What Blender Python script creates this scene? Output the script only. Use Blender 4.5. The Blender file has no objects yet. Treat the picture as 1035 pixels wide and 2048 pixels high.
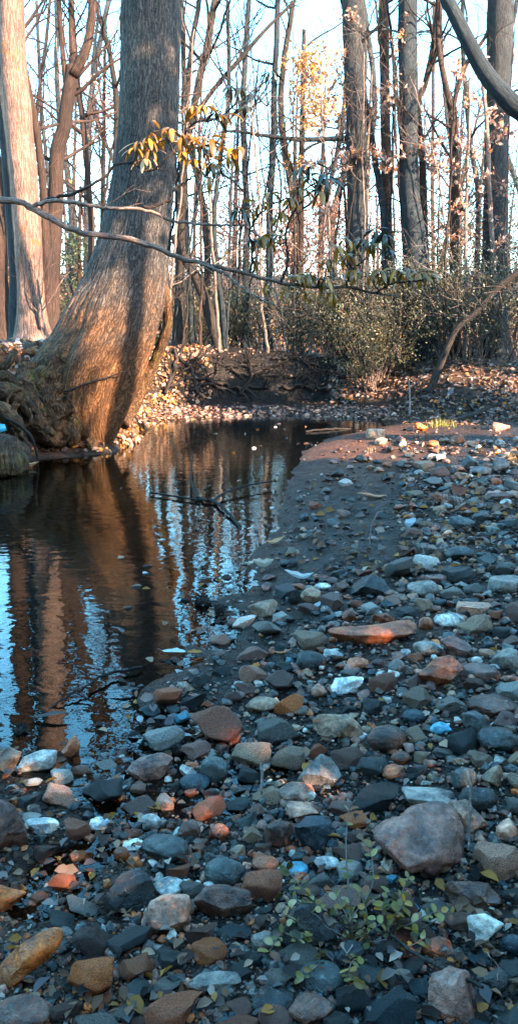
import bpy, bmesh, math, time
import numpy as np
from mathutils import Vector
T0 = time.time()
scene = bpy.context.scene
COL = scene.collection
RNG = np.random.default_rng(7)
PI = math.pi

# ------------------------------------------------------------------ camera maths
F, CX, CY, CAMZ = 1550.0, 517.5, 1024.0, 1.2
PITCH = math.atan(324 / 1550.0)
SP, CP = math.sin(PITCH), math.cos(PITCH)

def ray(px, py):
    x = (px - CX) / F; u = (CY - py) / F
    return np.array([x, CP + SP * u, -SP + CP * u])

def at_y(px, py, Y):
    d = ray(px, py); t = Y / d[1]
    return np.array([d[0] * t, Y, CAMZ + d[2] * t])

def at_z(px, py, z=0.0):
    d = ray(px, py); t = (z - CAMZ) / d[2]
    return np.array([d[0] * t, d[1] * t, z])

# ------------------------------------------------------------------ noise
def _hash(ix, iy, s):
    n = (ix * 374761393 + iy * 668265263 + s * 2147483647) & 0xFFFFFFFF
    n = ((n ^ (n >> 13)) * 1274126177) & 0xFFFFFFFF
    n = n ^ (n >> 16)
    return (n & 0xFFFF) / 65535.0

def vnoise(x, y, s=0):
    x = np.asarray(x, float); y = np.asarray(y, float)
    ix = np.floor(x).astype(np.int64); iy = np.floor(y).astype(np.int64)
    fx = x - ix; fy = y - iy
    fx = fx * fx * (3 - 2 * fx); fy = fy * fy * (3 - 2 * fy)
    a = _hash(ix, iy, s); b = _hash(ix + 1, iy, s); c = _hash(ix, iy + 1, s); d = _hash(ix + 1, iy + 1, s)
    return (a * (1 - fx) + b * fx) * (1 - fy) + (c * (1 - fx) + d * fx) * fy * 1.0

def fbm(x, y, o=4, s=0):
    v = 0; a = 0.5; f = 1.0
    for k in range(o):
        v = v + a * (vnoise(x * f, y * f, s + k) - 0.5); a *= 0.5; f *= 2.03
    return v

def sstep(a, b, x):
    t = np.clip((x - a) / (b - a), 0, 1); return t * t * (3 - 2 * t)

# ------------------------------------------------------------------ mesh buffer
class MB:
    def __init__(s): s.v = []; s.q = []; s.t = []; s.uv = []; s.c = []; s.n = 0; s.hasc = False
    def add(s, v, q=None, t=None, uv=None, c=None):
        v = np.asarray(v, float); n = len(v)
        if q is not None and len(q): s.q.append(np.asarray(q, int) + s.n)
        if t is not None and len(t): s.t.append(np.asarray(t, int) + s.n)
        s.v.append(v); s.uv.append(np.zeros((n, 2)) if uv is None else np.asarray(uv, float))
        if c is None: c = (1, 1, 1)
        else: s.hasc = True
        c = np.asarray(c, float)
        s.c.append(np.broadcast_to(c, (n, 3)))
        s.n += n
    def mesh(s, name, origin=(0, 0, 0), smooth=True):
        v = np.concatenate(s.v) - np.asarray(origin, float)
        q = np.concatenate(s.q) if s.q else np.zeros((0, 4), int)
        t = np.concatenate(s.t) if s.t else np.zeros((0, 3), int)
        me = bpy.data.meshes.new(name)
        nl = q.size + t.size
        me.vertices.add(len(v)); me.loops.add(nl); me.polygons.add(len(q) + len(t))
        me.vertices.foreach_set('co', v.astype(np.float32).ravel())
        li = np.concatenate([q.ravel(), t.ravel()]).astype(np.int32)
        me.loops.foreach_set('vertex_index', li)
        st = np.concatenate([np.arange(len(q)) * 4, q.size + np.arange(len(t)) * 3]).astype(np.int32)
        me.polygons.foreach_set('loop_start', st)
        if smooth: me.polygons.foreach_set('use_smooth', np.ones(len(st), bool))
        me.update(calc_edges=True)
        uvl = me.uv_layers.new(name='UVMap')
        uv = np.concatenate(s.uv)
        uvl.data.foreach_set('uv', uv[li].astype(np.float32).ravel())
        if s.hasc:
            ca = me.attributes.new('col', 'FLOAT_COLOR', 'POINT')
            c = np.concatenate(s.c); c4 = np.ones((len(c), 4), np.float32); c4[:, :3] = c
            ca.data.foreach_set('color', c4.ravel())
        me.validate()
        return me
    def build(s, name, mat, parent=None, loc=None, smooth=True):
        if not s.v: return None
        o_ = parent['_w'] if parent is not None else (loc if loc is not None else (0, 0, 0))
        me = s.mesh(name, o_, smooth); me.materials.append(mat)
        o = bpy.data.objects.new(name, me); COL.objects.link(o)
        if parent is not None: o.parent = parent
        elif loc is not None: o.location = loc
        o['_w'] = list(map(float, o_))
        return o

def tag(o, label=None, cat=None, group=None, kind=None):
    if label: o['label'] = label
    if cat: o['category'] = cat
    if group: o['group'] = group
    if kind: o['kind'] = kind
    return o

def thing(name, label, cat, base, group=None):
    o = bpy.data.objects.new(name, None); COL.objects.link(o)
    o.location = base; o['_w'] = list(map(float, base)); o.empty_display_size = .1
    return tag(o, label, cat, group)

# ------------------------------------------------------------------ tubes
def norm(a): return a / (np.linalg.norm(a, axis=-1, keepdims=True) + 1e-12)

def tube(mb, P, R, sides=6, c=None, cap=True, flat=1.0, rough=0.0, rng=None, fb=0.0):
    P = np.asarray(P, float); R = np.broadcast_to(np.asarray(R, float), (len(P),)).copy()
    n = len(P)
    T = np.gradient(P, axis=0); T = norm(T)
    ref = np.array([0, -1.0, 0.02]) if abs(T[0][1]) < .9 else np.array([1.0, 0, 0])
    L = np.concatenate([[0], np.cumsum(np.linalg.norm(np.diff(P, axis=0), axis=1))])
    # seam faces away from the usual viewer: frames follow a fixed reference
    U = norm(np.cross(T, ref)); W = np.cross(U, T)
    a = np.linspace(0, 2 * PI, sides + 1) - PI / 2
    ca, sa = np.cos(a), np.sin(a)
    rr = R[:, None] * np.ones(sides + 1)[None]
    if rough and rng is not None:
        nz = rng.normal(0, rough, (n, sides)); nz = np.concatenate([nz, nz[:, :1]], 1)
        rr = rr * (1 + nz)
    if fb:
        o_ = P[0, 0] * 7; nz = fbm(np.cos(a)[None] * 1.6 + np.sin(a)[None] * 2.3 + o_, np.sin(a)[None] * 1.9 + L[:, None] * 9, 4, 17) + .6 * fbm(np.cos(a)[None] * 5 + o_, np.sin(a)[None] * 5 + L[:, None] * 16, 3, 18)
        rr = rr * (1 + fb * nz)
    V = P[:, None, :] + rr[..., None] * (ca[None, :, None] * U[:, None, :] + flat * sa[None, :, None] * W[:, None, :])
    uv = np.stack(np.broadcast_arrays((a / (2 * PI))[None, :] * (2 * PI * max(R.max(), 1e-4)), L[:, None]), -1)
    i = np.arange(n - 1)[:, None] * (sides + 1) + np.arange(sides)[None]
    q = np.stack([i, i + 1, i + sides + 2, i + sides + 1], -1).reshape(-1, 4)
    V = V.reshape(-1, 3); uv = uv.reshape(-1, 2)
    t = None
    if cap:
        b = len(V)
        V = np.concatenate([V, P[-1:], P[:1]]); uv = np.concatenate([uv, uv[-1:], uv[:1]])
        k = np.arange(sides)
        top = np.stack([k + (n - 1) * (sides + 1), k + 1 + (n - 1) * (sides + 1), np.full(sides, b)], -1)
        bot = np.stack([k + 1, k, np.full(sides, b + 1)], -1)
        t = np.concatenate([top, bot])
    mb.add(V, q, t, uv, c)

def smooth_path(P, n):
    P = np.asarray(P, float)
    if len(P) < 3:
        t = np.linspace(0, 1, n)[:, None]; return P[0] * (1 - t) + P[-1] * t
    d = np.concatenate([[0], np.cumsum(np.linalg.norm(np.diff(P[:, :3], axis=0), axis=1) ** .5)]); d /= d[-1]
    Pe = np.concatenate([[2 * P[0] - P[1]], P, [2 * P[-1] - P[-2]]])
    out = []
    for s in np.linspace(0, 1, n):
        k = min(np.searchsorted(d, s, side='right') - 1, len(P) - 2)
        u = (s - d[k]) / (d[k + 1] - d[k] + 1e-9)
        p0, p1, p2, p3 = Pe[k], Pe[k + 1], Pe[k + 2], Pe[k + 3]
        out.append(.5 * (2 * p1 + (p2 - p0) * u + (2 * p0 - 5 * p1 + 4 * p2 - p3) * u * u + (3 * p1 - p0 - 3 * p2 + p3) * u ** 3))
    return np.array(out)

def wander(p, d, L, n, wob, up, rng):
    d = norm(np.asarray(d, float)); P = [np.asarray(p, float)]; st = L / (n - 1)
    for _ in range(n - 1):
        d = norm(d + rng.normal(0, wob, 3) + np.array([0, 0, up])); P.append(P[-1] + d * st)
    return np.array(P)

def rot_off(d, ang, rng):
    r = rng.normal(size=3); r = norm(r - d * r.dot(d)); return norm(d * math.cos(ang) + r * math.sin(ang))

def grow(mb, p, d, L, r, lvl, rng, up=.06, wob=.16, kids=(5, 4, 3), c=None, tips=None, rmin=.0018):
    n = max(4, int(4 + L * 2.2)) if lvl else 4
    P = wander(p, d, L, n, wob, up, rng)
    R = np.linspace(r, max(r * .3, rmin), len(P))
    tube(mb, P, R, 7 if r > .05 else (5 if r > .015 else 3), c, cap=False)
    if tips is not None: tips.append(P[-1]); tips.append(P[len(P) // 2])
    if lvl <= 0: return
    for k in range(kids[-lvl] if lvl <= len(kids) else kids[0]):
        t = rng.uniform(.25, 1.0); i = min(int(t * (n - 1)), n - 2)
        dd = norm(P[i + 1] - P[i])
        grow(mb, P[i] + (P[i + 1] - P[i]) * rng.random(), rot_off(dd, rng.uniform(.45, 1.05), rng), L * rng.uniform(.35, .62), max(R[i] * rng.uniform(.45, .7), rmin), lvl - 1, rng, up, wob * 1.1, kids, c, tips, rmin)

# ------------------------------------------------------------------ leaves (many at once)
def leaves(mb, C, size, rng, cols, aspect=.45, droop=0.0, fold=.25, spread=1.0, normals=None):
    """pointed folded blades: 6 vertices, 4 triangles each"""
    n = len(C)
    if n == 0: return
    C = np.asarray(C, float); size = np.broadcast_to(size, (n,)) * rng.uniform(.7, 1.3, n)
    d = rng.normal(size=(n, 3)); d[:, 2] = d[:, 2] * spread - droop; d = norm(d)
    r = rng.normal(size=(n, 3)) if normals is None else normals + rng.normal(0, .35, (n, 3))
    if normals is not None: d = norm(d - normals * np.sum(d * normals, 1, keepdims=True) * .85)
    w = norm(np.cross(d, r)); nn = np.cross(w, d)
    s = size[:, None]; a = aspect * .5
    base = C - d * s * .5
    v0 = base; v1 = C - d * s * .12 + w * s * a + nn * s * fold * a; v2 = C - d * s * .12 - w * s * a + nn * s * fold * a
    v3 = C + nn * s * -.04; v4 = C + d * s * .22 + w * s * a * .8 + nn * s * fold * a * .6; v5 = C + d * s * .22 - w * s * a * .8 + nn * s * fold * a * .6
    v6 = C + d * s * .5 - nn * s * .12
    V = np.stack([v0, v1, v2, v3, v4, v5, v6], 1).reshape(-1, 3)
    b = (np.arange(n) * 7)[:, None]
    tq = np.array([[0, 3, 1], [0, 2, 3], [1, 3, 4], [2, 5, 3], [3, 6, 4], [3, 5, 6]])
    t = (b[:, :, None] + tq[None]).reshape(-1, 3)
    ci = rng.integers(0, len(cols), n); c = np.asarray(cols, float)[ci] * rng.uniform(.65, 1.3, (n, 1))
    mb.add(V, None, t, None, np.repeat(c, 7, 0))

ALB = .68
# ------------------------------------------------------------------ materials
def newmat(name):
    m = bpy.data.materials.new(name); m.use_nodes = True; nt = m.node_tree
    for x in list(nt.nodes): nt.nodes.remove(x)
    out = nt.nodes.new('ShaderNodeOutputMaterial')
    return m, nt, out
def N(nt, t, **k):
    n = nt.nodes.new('ShaderNode' + t)
    for a, b in k.items():
        if a.startswith('i_'): n.inputs[a[2:].replace('_', ' ')].default_value = b
        else: setattr(n, a, b)
    return n
def noise(nt, vec, scale, detail=4, rough=.55, dist=0.0):
    n = N(nt, 'TexNoise'); n.inputs['Scale'].default_value = scale; n.inputs['Detail'].default_value = detail
    n.inputs['Roughness'].default_value = rough; n.inputs['Distortion'].default_value = dist
    nt.links.new(vec, n.inputs['Vector']); return n.outputs['Fac']
def mapr(nt, v, a, b, c=0., d=1.):
    n = N(nt, 'MapRange'); n.interpolation_type = 'SMOOTHSTEP'
    for i, x in enumerate((a, b, c, d)): n.inputs[i + 1].default_value = x
    nt.links.new(v, n.inputs[0]); return n.outputs[0]
def mixc(nt, f, a, b, mode='MIX'):
    n = N(nt, 'Mix', data_type='RGBA', blend_type=mode)
    for s, x in ((n.inputs[0], f), (n.inputs[6], a), (n.inputs[7], b)):
        if hasattr(x, 'is_linked'): nt.links.new(x, s)
        elif isinstance(x, (int, float)): s.default_value = x
        else: s.default_value = (*x, 1)
    return n.outputs[2]
def math_(nt, op, a, b=0.):
    n = N(nt, 'Math', operation=op)
    for s, x in ((n.inputs[0], a), (n.inputs[1], b)):
        if hasattr(x, 'is_linked'): nt.links.new(x, s)
        else: s.default_value = x
    return n.outputs[0]
def princ(nt, out, color, rough=.6, bump=None, dist=.01, spec=.5, bstr=1.0):
    b = N(nt, 'BsdfPrincipled')
    if hasattr(color, 'is_linked'): color = mixc(nt, 1.0, color, (ALB,) * 3, 'MULTIPLY')
    for s, x in ((b.inputs['Base Color'], color), (b.inputs['Roughness'], rough)):
        if hasattr(x, 'is_linked'): nt.links.new(x, s)
        elif isinstance(x, (int, float)): s.default_value = x
        else: s.default_value = (*x, 1)
    b.inputs['Specular IOR Level'].default_value = spec
    if bump is not None:
        bn = N(nt, 'Bump'); bn.inputs['Distance'].default_value = dist; bn.inputs['Strength'].default_value = bstr
        nt.links.new(bump, bn.inputs['Height']); nt.links.new(bn.outputs[0], b.inputs['Normal'])
    if out is not None: nt.links.new(b.outputs[0], out.inputs[0])
    return b

def mat_bark(name, dark, light, fur=22., patch=None, pth=(.55, .7), stretch=.10, dist=.012, rough=.85, second=None, low=None):
    m, nt, out = newmat(name)
    uv = N(nt, 'UVMap').outputs[0]
    def mapped(su, sv):
        mp = N(nt, 'Mapping'); mp.inputs['Scale'].default_value = (su, sv, 1); nt.links.new(uv, mp.inputs[0]); return mp.outputs[0]
    a1 = noise(nt, mapped(fur, fur * stretch), 1.0, 4, .6, .8)
    ridge = math_(nt, 'MULTIPLY', math_(nt, 'ABSOLUTE', math_(nt, 'SUBTRACT', a1, .5)), 5.0)      # furrows where it is near zero
    a2 = noise(nt, mapped(fur * 2.7, fur * 2.7 * stretch * 1.6), 1.0, 4, .6, .2)
    a3 = noise(nt, mapped(fur * 4, fur * 2.4), 1.0, 3, .6)
    plate = mapr(nt, math_(nt, 'ABSOLUTE', math_(nt, 'SUBTRACT', noise(nt, mapped(fur * .35, fur * .8), 1.0, 3, .6, .5), .5)), .0, .05)
    ridge = math_(nt, 'MULTIPLY', ridge, math_(nt, 'ADD', .45, math_(nt, 'MULTIPLY', plate, .55)))
    tone = math_(nt, 'ADD', math_(nt, 'MULTIPLY', mapr(nt, ridge, .0, .55), .52), math_(nt, 'ADD', math_(nt, 'MULTIPLY', a2, .75), math_(nt, 'MULTIPLY', a3, .30)))
    fac = mapr(nt, tone, .42, 1.12)
    colr = mixc(nt, fac, dark, light)
    ob = N(nt, 'TexCoord').outputs['Object']
    big = noise(nt, ob, 1.3, 5, .62)
    colr = mixc(nt, 1.0, colr, mixc(nt, mapr(nt, big, .3, .7), (.62, .64, .68), (1.3, 1.24, 1.18)), 'MULTIPLY')
    if second is not None: colr = mixc(nt, mapr(nt, noise(nt, ob, 2.3, 4, .6), .42, .62), colr, mixc(nt, fac, tuple(x * .35 for x in second), second))
    if low is not None:
        zz = N(nt, 'SeparateXYZ'); nt.links.new(ob, zz.inputs[0])
        lf = math_(nt, 'ADD', zz.outputs[2], math_(nt, 'MULTIPLY', math_(nt, 'SUBTRACT', noise(nt, ob, 2.2, 6, .7), .5), -3.2))
        colr = mixc(nt, mapr(nt, lf, 2.3, .7), colr, mixc(nt, fac, tuple(x * .16 for x in low), low))
    if patch is not None:
        pn = noise(nt, ob, 4.0, 7, .75)
        colr = mixc(nt, mapr(nt, pn, pth[0], pth[1]), colr, mixc(nt, fac, tuple(x * .4 for x in patch), patch))
    h = math_(nt, 'ADD', math_(nt, 'MULTIPLY', mapr(nt, ridge, .0, .8), .7), math_(nt, 'ADD', math_(nt, 'MULTIPLY', a2, .45), math_(nt, 'MULTIPLY', a3, .12)))
    princ(nt, out, colr, rough, h, dist, .2)
    return m

def mat_attr(name, rough=.5, trans=.0, spec=.4, grain=40., var=.35, bump=.002):
    m, nt, out = newmat(name)
    a = N(nt, 'Attribute', attribute_name='col').outputs['Color']
    ob = N(nt, 'TexCoord').outputs['Object']
    n = noise(nt, ob, grain, 3, .6)
    c = mixc(nt, 1.0, a, mixc(nt, n, (1 - var,) * 3, (1 + var,) * 3), 'MULTIPLY')
    b = princ(nt, None, c, rough, n, bump, spec)
    if trans:
        t = N(nt, 'BsdfTranslucent'); nt.links.new(c, t.inputs[0])
        mx = N(nt, 'MixShader'); mx.inputs[0].default_value = trans
        nt.links.new(b.outputs[0], mx.inputs[1]); nt.links.new(t.outputs[0], mx.inputs[2]); nt.links.new(mx.outputs[0], out.inputs[0])
    else: nt.links.new(b.outputs[0], out.inputs[0])
    return m
# ------------------------------------------------------------------ the stream bed and banks
shore_px = [(222, 903), (240, 885), (258, 866), (300, 850), (330, 843), (400, 836), (500, 832), (600, 831), (690, 834), (765, 843), (775, 852),
            (735, 862), (690, 868), (640, 882), (600, 905), (583, 950), (566, 1000), (545, 1050), (510, 1120), (480, 1180),
            (432, 1240), (400, 1290), (385, 1340), (335, 1385), (290, 1425), (300, 1470), (262, 1500), (235, 1560), (215, 1610), (150, 1640), (60, 1590)]
POOL = [tuple(at_z(*p)[:2]) for p in shore_px] + [(-1.15, 1.9), (-2.2, 1.7), (-3.4, 2.5), (-3.6, 4.5), (-2.75, 6.2), (-2.62, 7.6), (-2.5, 8.6), (-2.1, 8.9), (-1.85, 9.05)]
CHAN = [(-6, -8), (-5.0, 0), (-4.4, 3), (-3.6, 5.0), (-2.75, 6.6), (-2.72, 8.3), (-2.45, 8.95), (-1.75, 9.15), (-1.5, 10.2), (-1.62, 11.4), (-1.85, 13.2), (-1.9, 15.2),
        (-.5, 16.3), (1.2, 16.4), (2.0, 15.2), (2.6, 13.7), (4.2, 13.0), (6.5, 12.6), (8.5, 11), (9.5, 6), (9.5, -8)]

def sdf(poly, x, y):
    P = np.array(poly); x = np.asarray(x, float); y = np.asarray(y, float)
    best = np.full(x.shape, 1e9); ins = np.zeros(x.shape, bool)
    for i in range(len(P)):
        a = P[i]; b = P[(i + 1) % len(P)]; e = b - a
        t = np.clip(((x - a[0]) * e[0] + (y - a[1]) * e[1]) / (e @ e + 1e-12), 0, 1)
        best = np.minimum(best, (x - a[0] - e[0] * t) ** 2 + (y - a[1] - e[1] * t) ** 2)
        c = ((a[1] > y) != (b[1] > y))
        with np.errstate(divide='ignore', invalid='ignore'):
            xi = (b[0] - a[0]) * (y - a[1]) / (b[1] - a[1] + 1e-12) + a[0]
        ins ^= c & (x < xi)
    d = np.sqrt(best); return np.where(ins, -d, d)

def ground_h(x, y):
    x = np.asarray(x, float); y = np.asarray(y, float)
    wx = x + .25 * fbm(x * 1.3, y * 1.3, 3, 11); wy = y + .25 * fbm(x * 1.3 + 9, y * 1.3, 3, 12)
    near = sstep(6, 3, y)
    sp = sdf(POOL, x + .12 * fbm(x * 3, y * 3, 3, 3), y + .12 * fbm(x * 3 + 5, y * 3, 3, 4))
    depth = -np.clip(-sp * (.12 + .16 * sstep(3, 7, y)), 0, .4)
    near_ = sstep(5.5, 3.5, y)
    bar = .055 * np.clip(sp, 0, 1.2) + (.035 - .022 * near_) * sstep(.0, .5, sp) + (.012 - .010 * near_) * sstep(0, .08, sp)
    # the low wet flat at the near left stays at water level
    flat = sstep(.55, -.05, x) * sstep(2.9, 2.4, y) * sstep(1.2, 1.5, y)
    bar = bar * (1 - .86 * flat) - .001 * flat
    bed = np.where(sp < 0, depth, bar)
    bed = bed + .05 * fbm(x * 1.5, y * 1.5, 3, 21) * sstep(-.3, .4, sp) + .030 * fbm(x * 6, y * 6, 4, 22) * sstep(-.25, .1, sp) * (1 - .2 * flat)
    bed = bed + .055 * fbm(x * 3.1, y * 3.1, 2, 27) * sstep(-.35, .05, sp) * sstep(.8, .2, sp) * near_
    bed = bed + .010 * fbm(x * 28, y * 28, 3, 26) * sstep(-.2, .1, sp)
    bed = bed + .028 * np.sin(y * 9 + 2.5 * x + 5 * fbm(x, y, 2, 5)) * sstep(4.4, 5.5, y) * sstep(12, 9, y) * sstep(.1, .5, sp) * sstep(-.5, 1, x)
    sc = sdf(CHAN, wx, wy)
    floor_ = 1.16 + .05 * np.clip(-x, -3, 2) + .22 * fbm(x * .35, y * .35, 4, 31) + .06 * fbm(x * 3, y * 3, 3, 32)
    floor_ = floor_ + 6.5 * sstep(24, 75, y) + .03 * np.clip(np.abs(x) - 12, 0, 60)
    w = 1.1 + 1.0 * sstep(1.5, 3, x) * sstep(10, 12, y) + .5 * sstep(5, 7, x)
    w = w * (1 - .45 * sstep(14, 16, y) * sstep(2.5, 1.0, x))
    k = sstep(-.05, w, sc) 
    k = np.clip(k + .20 * fbm(x * 2.2, y * 2.2, 4, 41) * sstep(0, .4, sc) * sstep(w * 1.4, w * .6, sc), 0, 1.1)
    return bed * (1 - k) + floor_ * k

_grid = {}
def ground_fast(x, y):
    i = np.clip(np.searchsorted(xs, x) - 1, 0, len(xs) - 2); j = np.clip(np.searchsorted(ys, y) - 1, 0, len(ys) - 2)
    u = np.clip((x - xs[i]) / (xs[i + 1] - xs[i]), 0, 1); v = np.clip((y - ys[j]) / (ys[j + 1] - ys[j]), 0, 1)
    return (Z[j, i] * (1 - u) + Z[j, i + 1] * u) * (1 - v) + (Z[j + 1, i] * (1 - u) + Z[j + 1, i + 1] * u) * v

def hit(px, py, tmax=60.):
    """where the sight line through a photo pixel meets the ground"""
    px = np.atleast_1d(np.asarray(px, float)); py = np.atleast_1d(np.asarray(py, float))
    d = np.stack([(px - CX) / F, CP + SP * (CY - py) / F, -SP + CP * (CY - py) / F], -1)
    t = np.full(len(px), .9); done = np.zeros(len(px), bool)
    out = np.zeros((len(px), 3))
    for it in range(110):
        p = d * t[:, None]; p[:, 2] += CAMZ
        g = ground_fast(p[:, 0], p[:, 1]); h = p[:, 2] - g
        now = (~done) & (h < .003)
        out[now] = np.stack([p[now, 0], p[now, 1], g[now]], -1); done |= now
        if done.all() or t.min() > tmax: break
        t = np.where(done, t, t + np.clip(h * .75, .004, 1.2))
    out[~done] = (d * t[:, None] + [0, 0, CAMZ])[~done]
    return out, done

def hit1(px, py): return hit(px, py)[0][0]

def warp_axis(lo, hi, n, c, s):
    t = np.linspace(np.arcsinh((lo - c) / s), np.arcsinh((hi - c) / s), n); return c + s * np.sinh(t)

xs = warp_axis(-90, 90, 560, 0.1, 1.1); ys = warp_axis(-60, 160, 760, 2.0, 1.3)
X, Y = np.meshgrid(xs, ys); Z = ground_h(X, Y)
SPG = sdf(POOL, X, Y); SCG = sdf(CHAN, X, Y)
mud = sstep(.35, -.1, SPG + .25 * fbm(X * 3, Y * 3, 3, 51))
soil = sstep(-.1, .25, SCG + .3 * fbm(X * 2, Y * 2, 3, 52))
litter = sstep(.55, 1.25, SCG + .5 * fbm(X * 1.2, Y * 1.2, 3, 53))
sand = (.25 + .75 * sstep(5.5, 8, Y)) * sstep(3.9, 4.9, Y + .8 * fbm(X * 2, Y * 2, 3, 54)) * sstep(13, 11, Y) * (1 - soil) * sstep(.26, .15, X / Y)
c_grav = np.array([.024, .017, .013]); c_mud = np.array([.032, .019, .012]); c_sand = np.array([.125, .050, .027]); c_soil = np.array([.035, .022, .015]); c_lit = np.array([.10, .055, .034])
Cg = c_grav * np.ones(X.shape + (3,))
def mx(C, c, k): return C * (1 - k[..., None]) + c * k[..., None]
Cg = mx(Cg, c_sand * .62, sstep(-.05, .28, fbm(X * 1.7, Y * 1.7, 3, 55)) * .6)
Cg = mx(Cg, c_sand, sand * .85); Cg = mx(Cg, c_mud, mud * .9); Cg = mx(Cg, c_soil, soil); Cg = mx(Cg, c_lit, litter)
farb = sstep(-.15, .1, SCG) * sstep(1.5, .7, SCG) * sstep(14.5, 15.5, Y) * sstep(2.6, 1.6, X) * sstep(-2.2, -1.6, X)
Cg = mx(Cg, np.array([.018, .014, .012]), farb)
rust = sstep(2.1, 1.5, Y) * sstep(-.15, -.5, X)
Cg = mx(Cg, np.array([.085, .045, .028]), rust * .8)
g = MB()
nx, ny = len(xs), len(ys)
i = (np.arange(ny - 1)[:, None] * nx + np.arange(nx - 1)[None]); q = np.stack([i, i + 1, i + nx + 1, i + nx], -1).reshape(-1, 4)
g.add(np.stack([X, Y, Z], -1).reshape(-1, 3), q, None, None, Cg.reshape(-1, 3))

def N_lum(nt, c):
    n = N(nt, 'RGBToBW'); nt.links.new(c, n.inputs[0]); return n.outputs[0]
def mat_ground():
    m, nt, out = newmat('ground_mat')
    a = N(nt, 'Attribute', attribute_name='col').outputs['Color']
    ob = N(nt, 'TexCoord').outputs['Object']
    n1 = noise(nt, ob, 9, 6, .68); n2 = noise(nt, ob, 60, 4, .6); n3 = noise(nt, ob, 2.2, 4, .6)
    vo = N(nt, 'TexVoronoi'); vo.inputs['Scale'].default_value = 95; nt.links.new(ob, vo.inputs['Vector'])
    grit = mapr(nt, vo.outputs['Distance'], .1, .55, 1.0, .0)
    hs = N(nt, 'HueSaturation'); hs.inputs['Saturation'].default_value = .6; nt.links.new(vo.outputs['Color'], hs.inputs['Color'])
    c = mixc(nt, 1.0, a, mixc(nt, n1, (.45, .45, .45), (1.6, 1.55, 1.5)), 'MULTIPLY')
    c = mixc(nt, 1.0, c, mixc(nt, n3, (.7, .8, .9), (1.35, 1.2, 1.05)), 'MULTIPLY')
    c = mixc(nt, mapr(nt, n2, .5, .7, 0, .5), c, mixc(nt, 1.0, c, hs.outputs[0], 'MULTIPLY'))
    h = math_(nt, 'ADD', math_(nt, 'MULTIPLY', n1, 1.6), math_(nt, 'ADD', math_(nt, 'MULTIPLY', n2, .35), math_(nt, 'MULTIPLY', grit, .35)))
    r = math_(nt, 'MULTIPLY', mapr(nt, n1, .35, .65, .30, .8), mapr(nt, N_lum(nt, a), .014, .035, .62, 1.0))
    princ(nt, out, c, r, h, .035, .25)
    return m
ground = g.build('ground', mat_ground()); tag(ground, kind='structure')

def mat_water():
    m, nt, out = newmat('water_mat')
    ob = N(nt, 'TexCoord').outputs['Object']
    mp = N(nt, 'Mapping'); mp.inputs['Scale'].default_value = (1.0, 1.6, 1); nt.links.new(ob, mp.inputs[0])
    n1 = noise(nt, mp.outputs[0], 5.0, 2, .5, .4); n2 = noise(nt, mp.outputs[0], 19, 2, .5)
    h = math_(nt, 'ADD', n1, math_(nt, 'MULTIPLY', n2, .16))
    bn = N(nt, 'Bump'); bn.inputs['Distance'].default_value = .0026; nt.links.new(h, bn.inputs['Height'])
    fr = N(nt, 'Fresnel'); fr.inputs['IOR'].default_value = 1.40; nt.links.new(bn.outputs[0], fr.inputs['Normal'])
    gl = N(nt, 'BsdfGlossy'); gl.inputs['Roughness'].default_value = .012; gl.inputs['Color'].default_value = (.84, .96, 1, 1); nt.links.new(bn.outputs[0], gl.inputs['Normal'])  # glossy colour tinted cyan so the reflected sky looks bluer
    tr = N(nt, 'BsdfTransparent'); tr.inputs[0].default_value = (.55, .36, .22, 1)
    ms = N(nt, 'MixShader'); nt.links.new(fr.outputs[0], ms.inputs[0]); nt.links.new(tr.outputs[0], ms.inputs[1]); nt.links.new(gl.outputs[0], ms.inputs[2])
    nt.links.new(ms.outputs[0], out.inputs[0])
    return m
wb = MB(); wx_ = np.linspace(-5.5, 6, 24); wy_ = np.linspace(-1, 18, 40); WX, WY = np.meshgrid(wx_, wy_)
i = (np.arange(39)[:, None] * 24 + np.arange(23)[None])
wb.add(np.stack([WX, WY, WX * 0], -1).reshape(-1, 3), np.stack([i, i + 1, i + 25, i + 24], -1).reshape(-1, 4))
tag(wb.build('water', mat_water()), kind='structure')

# ------------------------------------------------------------------ camera, sun, sky
cam = bpy.data.cameras.new('camera'); co = bpy.data.objects.new('camera', cam); COL.objects.link(co)
co.location = (0, 0, CAMZ); co.rotation_euler = (PI / 2 - PITCH, 0, 0)
cam.sensor_fit = 'VERTICAL'; cam.sensor_height = 24; cam.lens = 24 * F / 2048; cam.clip_end = 1000; cam.clip_start = .02
scene.camera = co
SUN_AZ, SUN_EL = math.radians(128), math.radians(25)     # azimuth clockwise from the view direction
S = np.array([math.sin(SUN_AZ) * math.cos(SUN_EL), math.cos(SUN_AZ) * math.cos(SUN_EL), math.sin(SUN_EL)])
sl = bpy.data.lights.new('sun', 'SUN'); sl.energy = 3.8; sl.angle = math.radians(.55); sl.color = (1.0, .76, .53)
so = bpy.data.objects.new('sun', sl); COL.objects.link(so); so.rotation_euler = Vector(S).to_track_quat('Z', 'Y').to_euler(); so.location = (20, -12, 15)
w = bpy.data.worlds.new('World'); scene.world = w; w.use_nodes = True; nt = w.node_tree
for n in list(nt.nodes): nt.nodes.remove(n)
wo = nt.nodes.new('ShaderNodeOutputWorld'); bg = nt.nodes.new('ShaderNodeBackground'); sk = nt.nodes.new('ShaderNodeTexSky')
sk.sky_type = 'NISHITA'; sk.sun_disc = False; sk.sun_elevation = SUN_EL; sk.sun_rotation = SUN_AZ; sk.air_density = 1.0; sk.dust_density = .5; sk.ozone_density = 1.5
hs = nt.nodes.new('ShaderNodeHueSaturation'); hs.inputs['Saturation'].default_value = 1.26; hs.inputs['Hue'].default_value = .476
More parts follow.
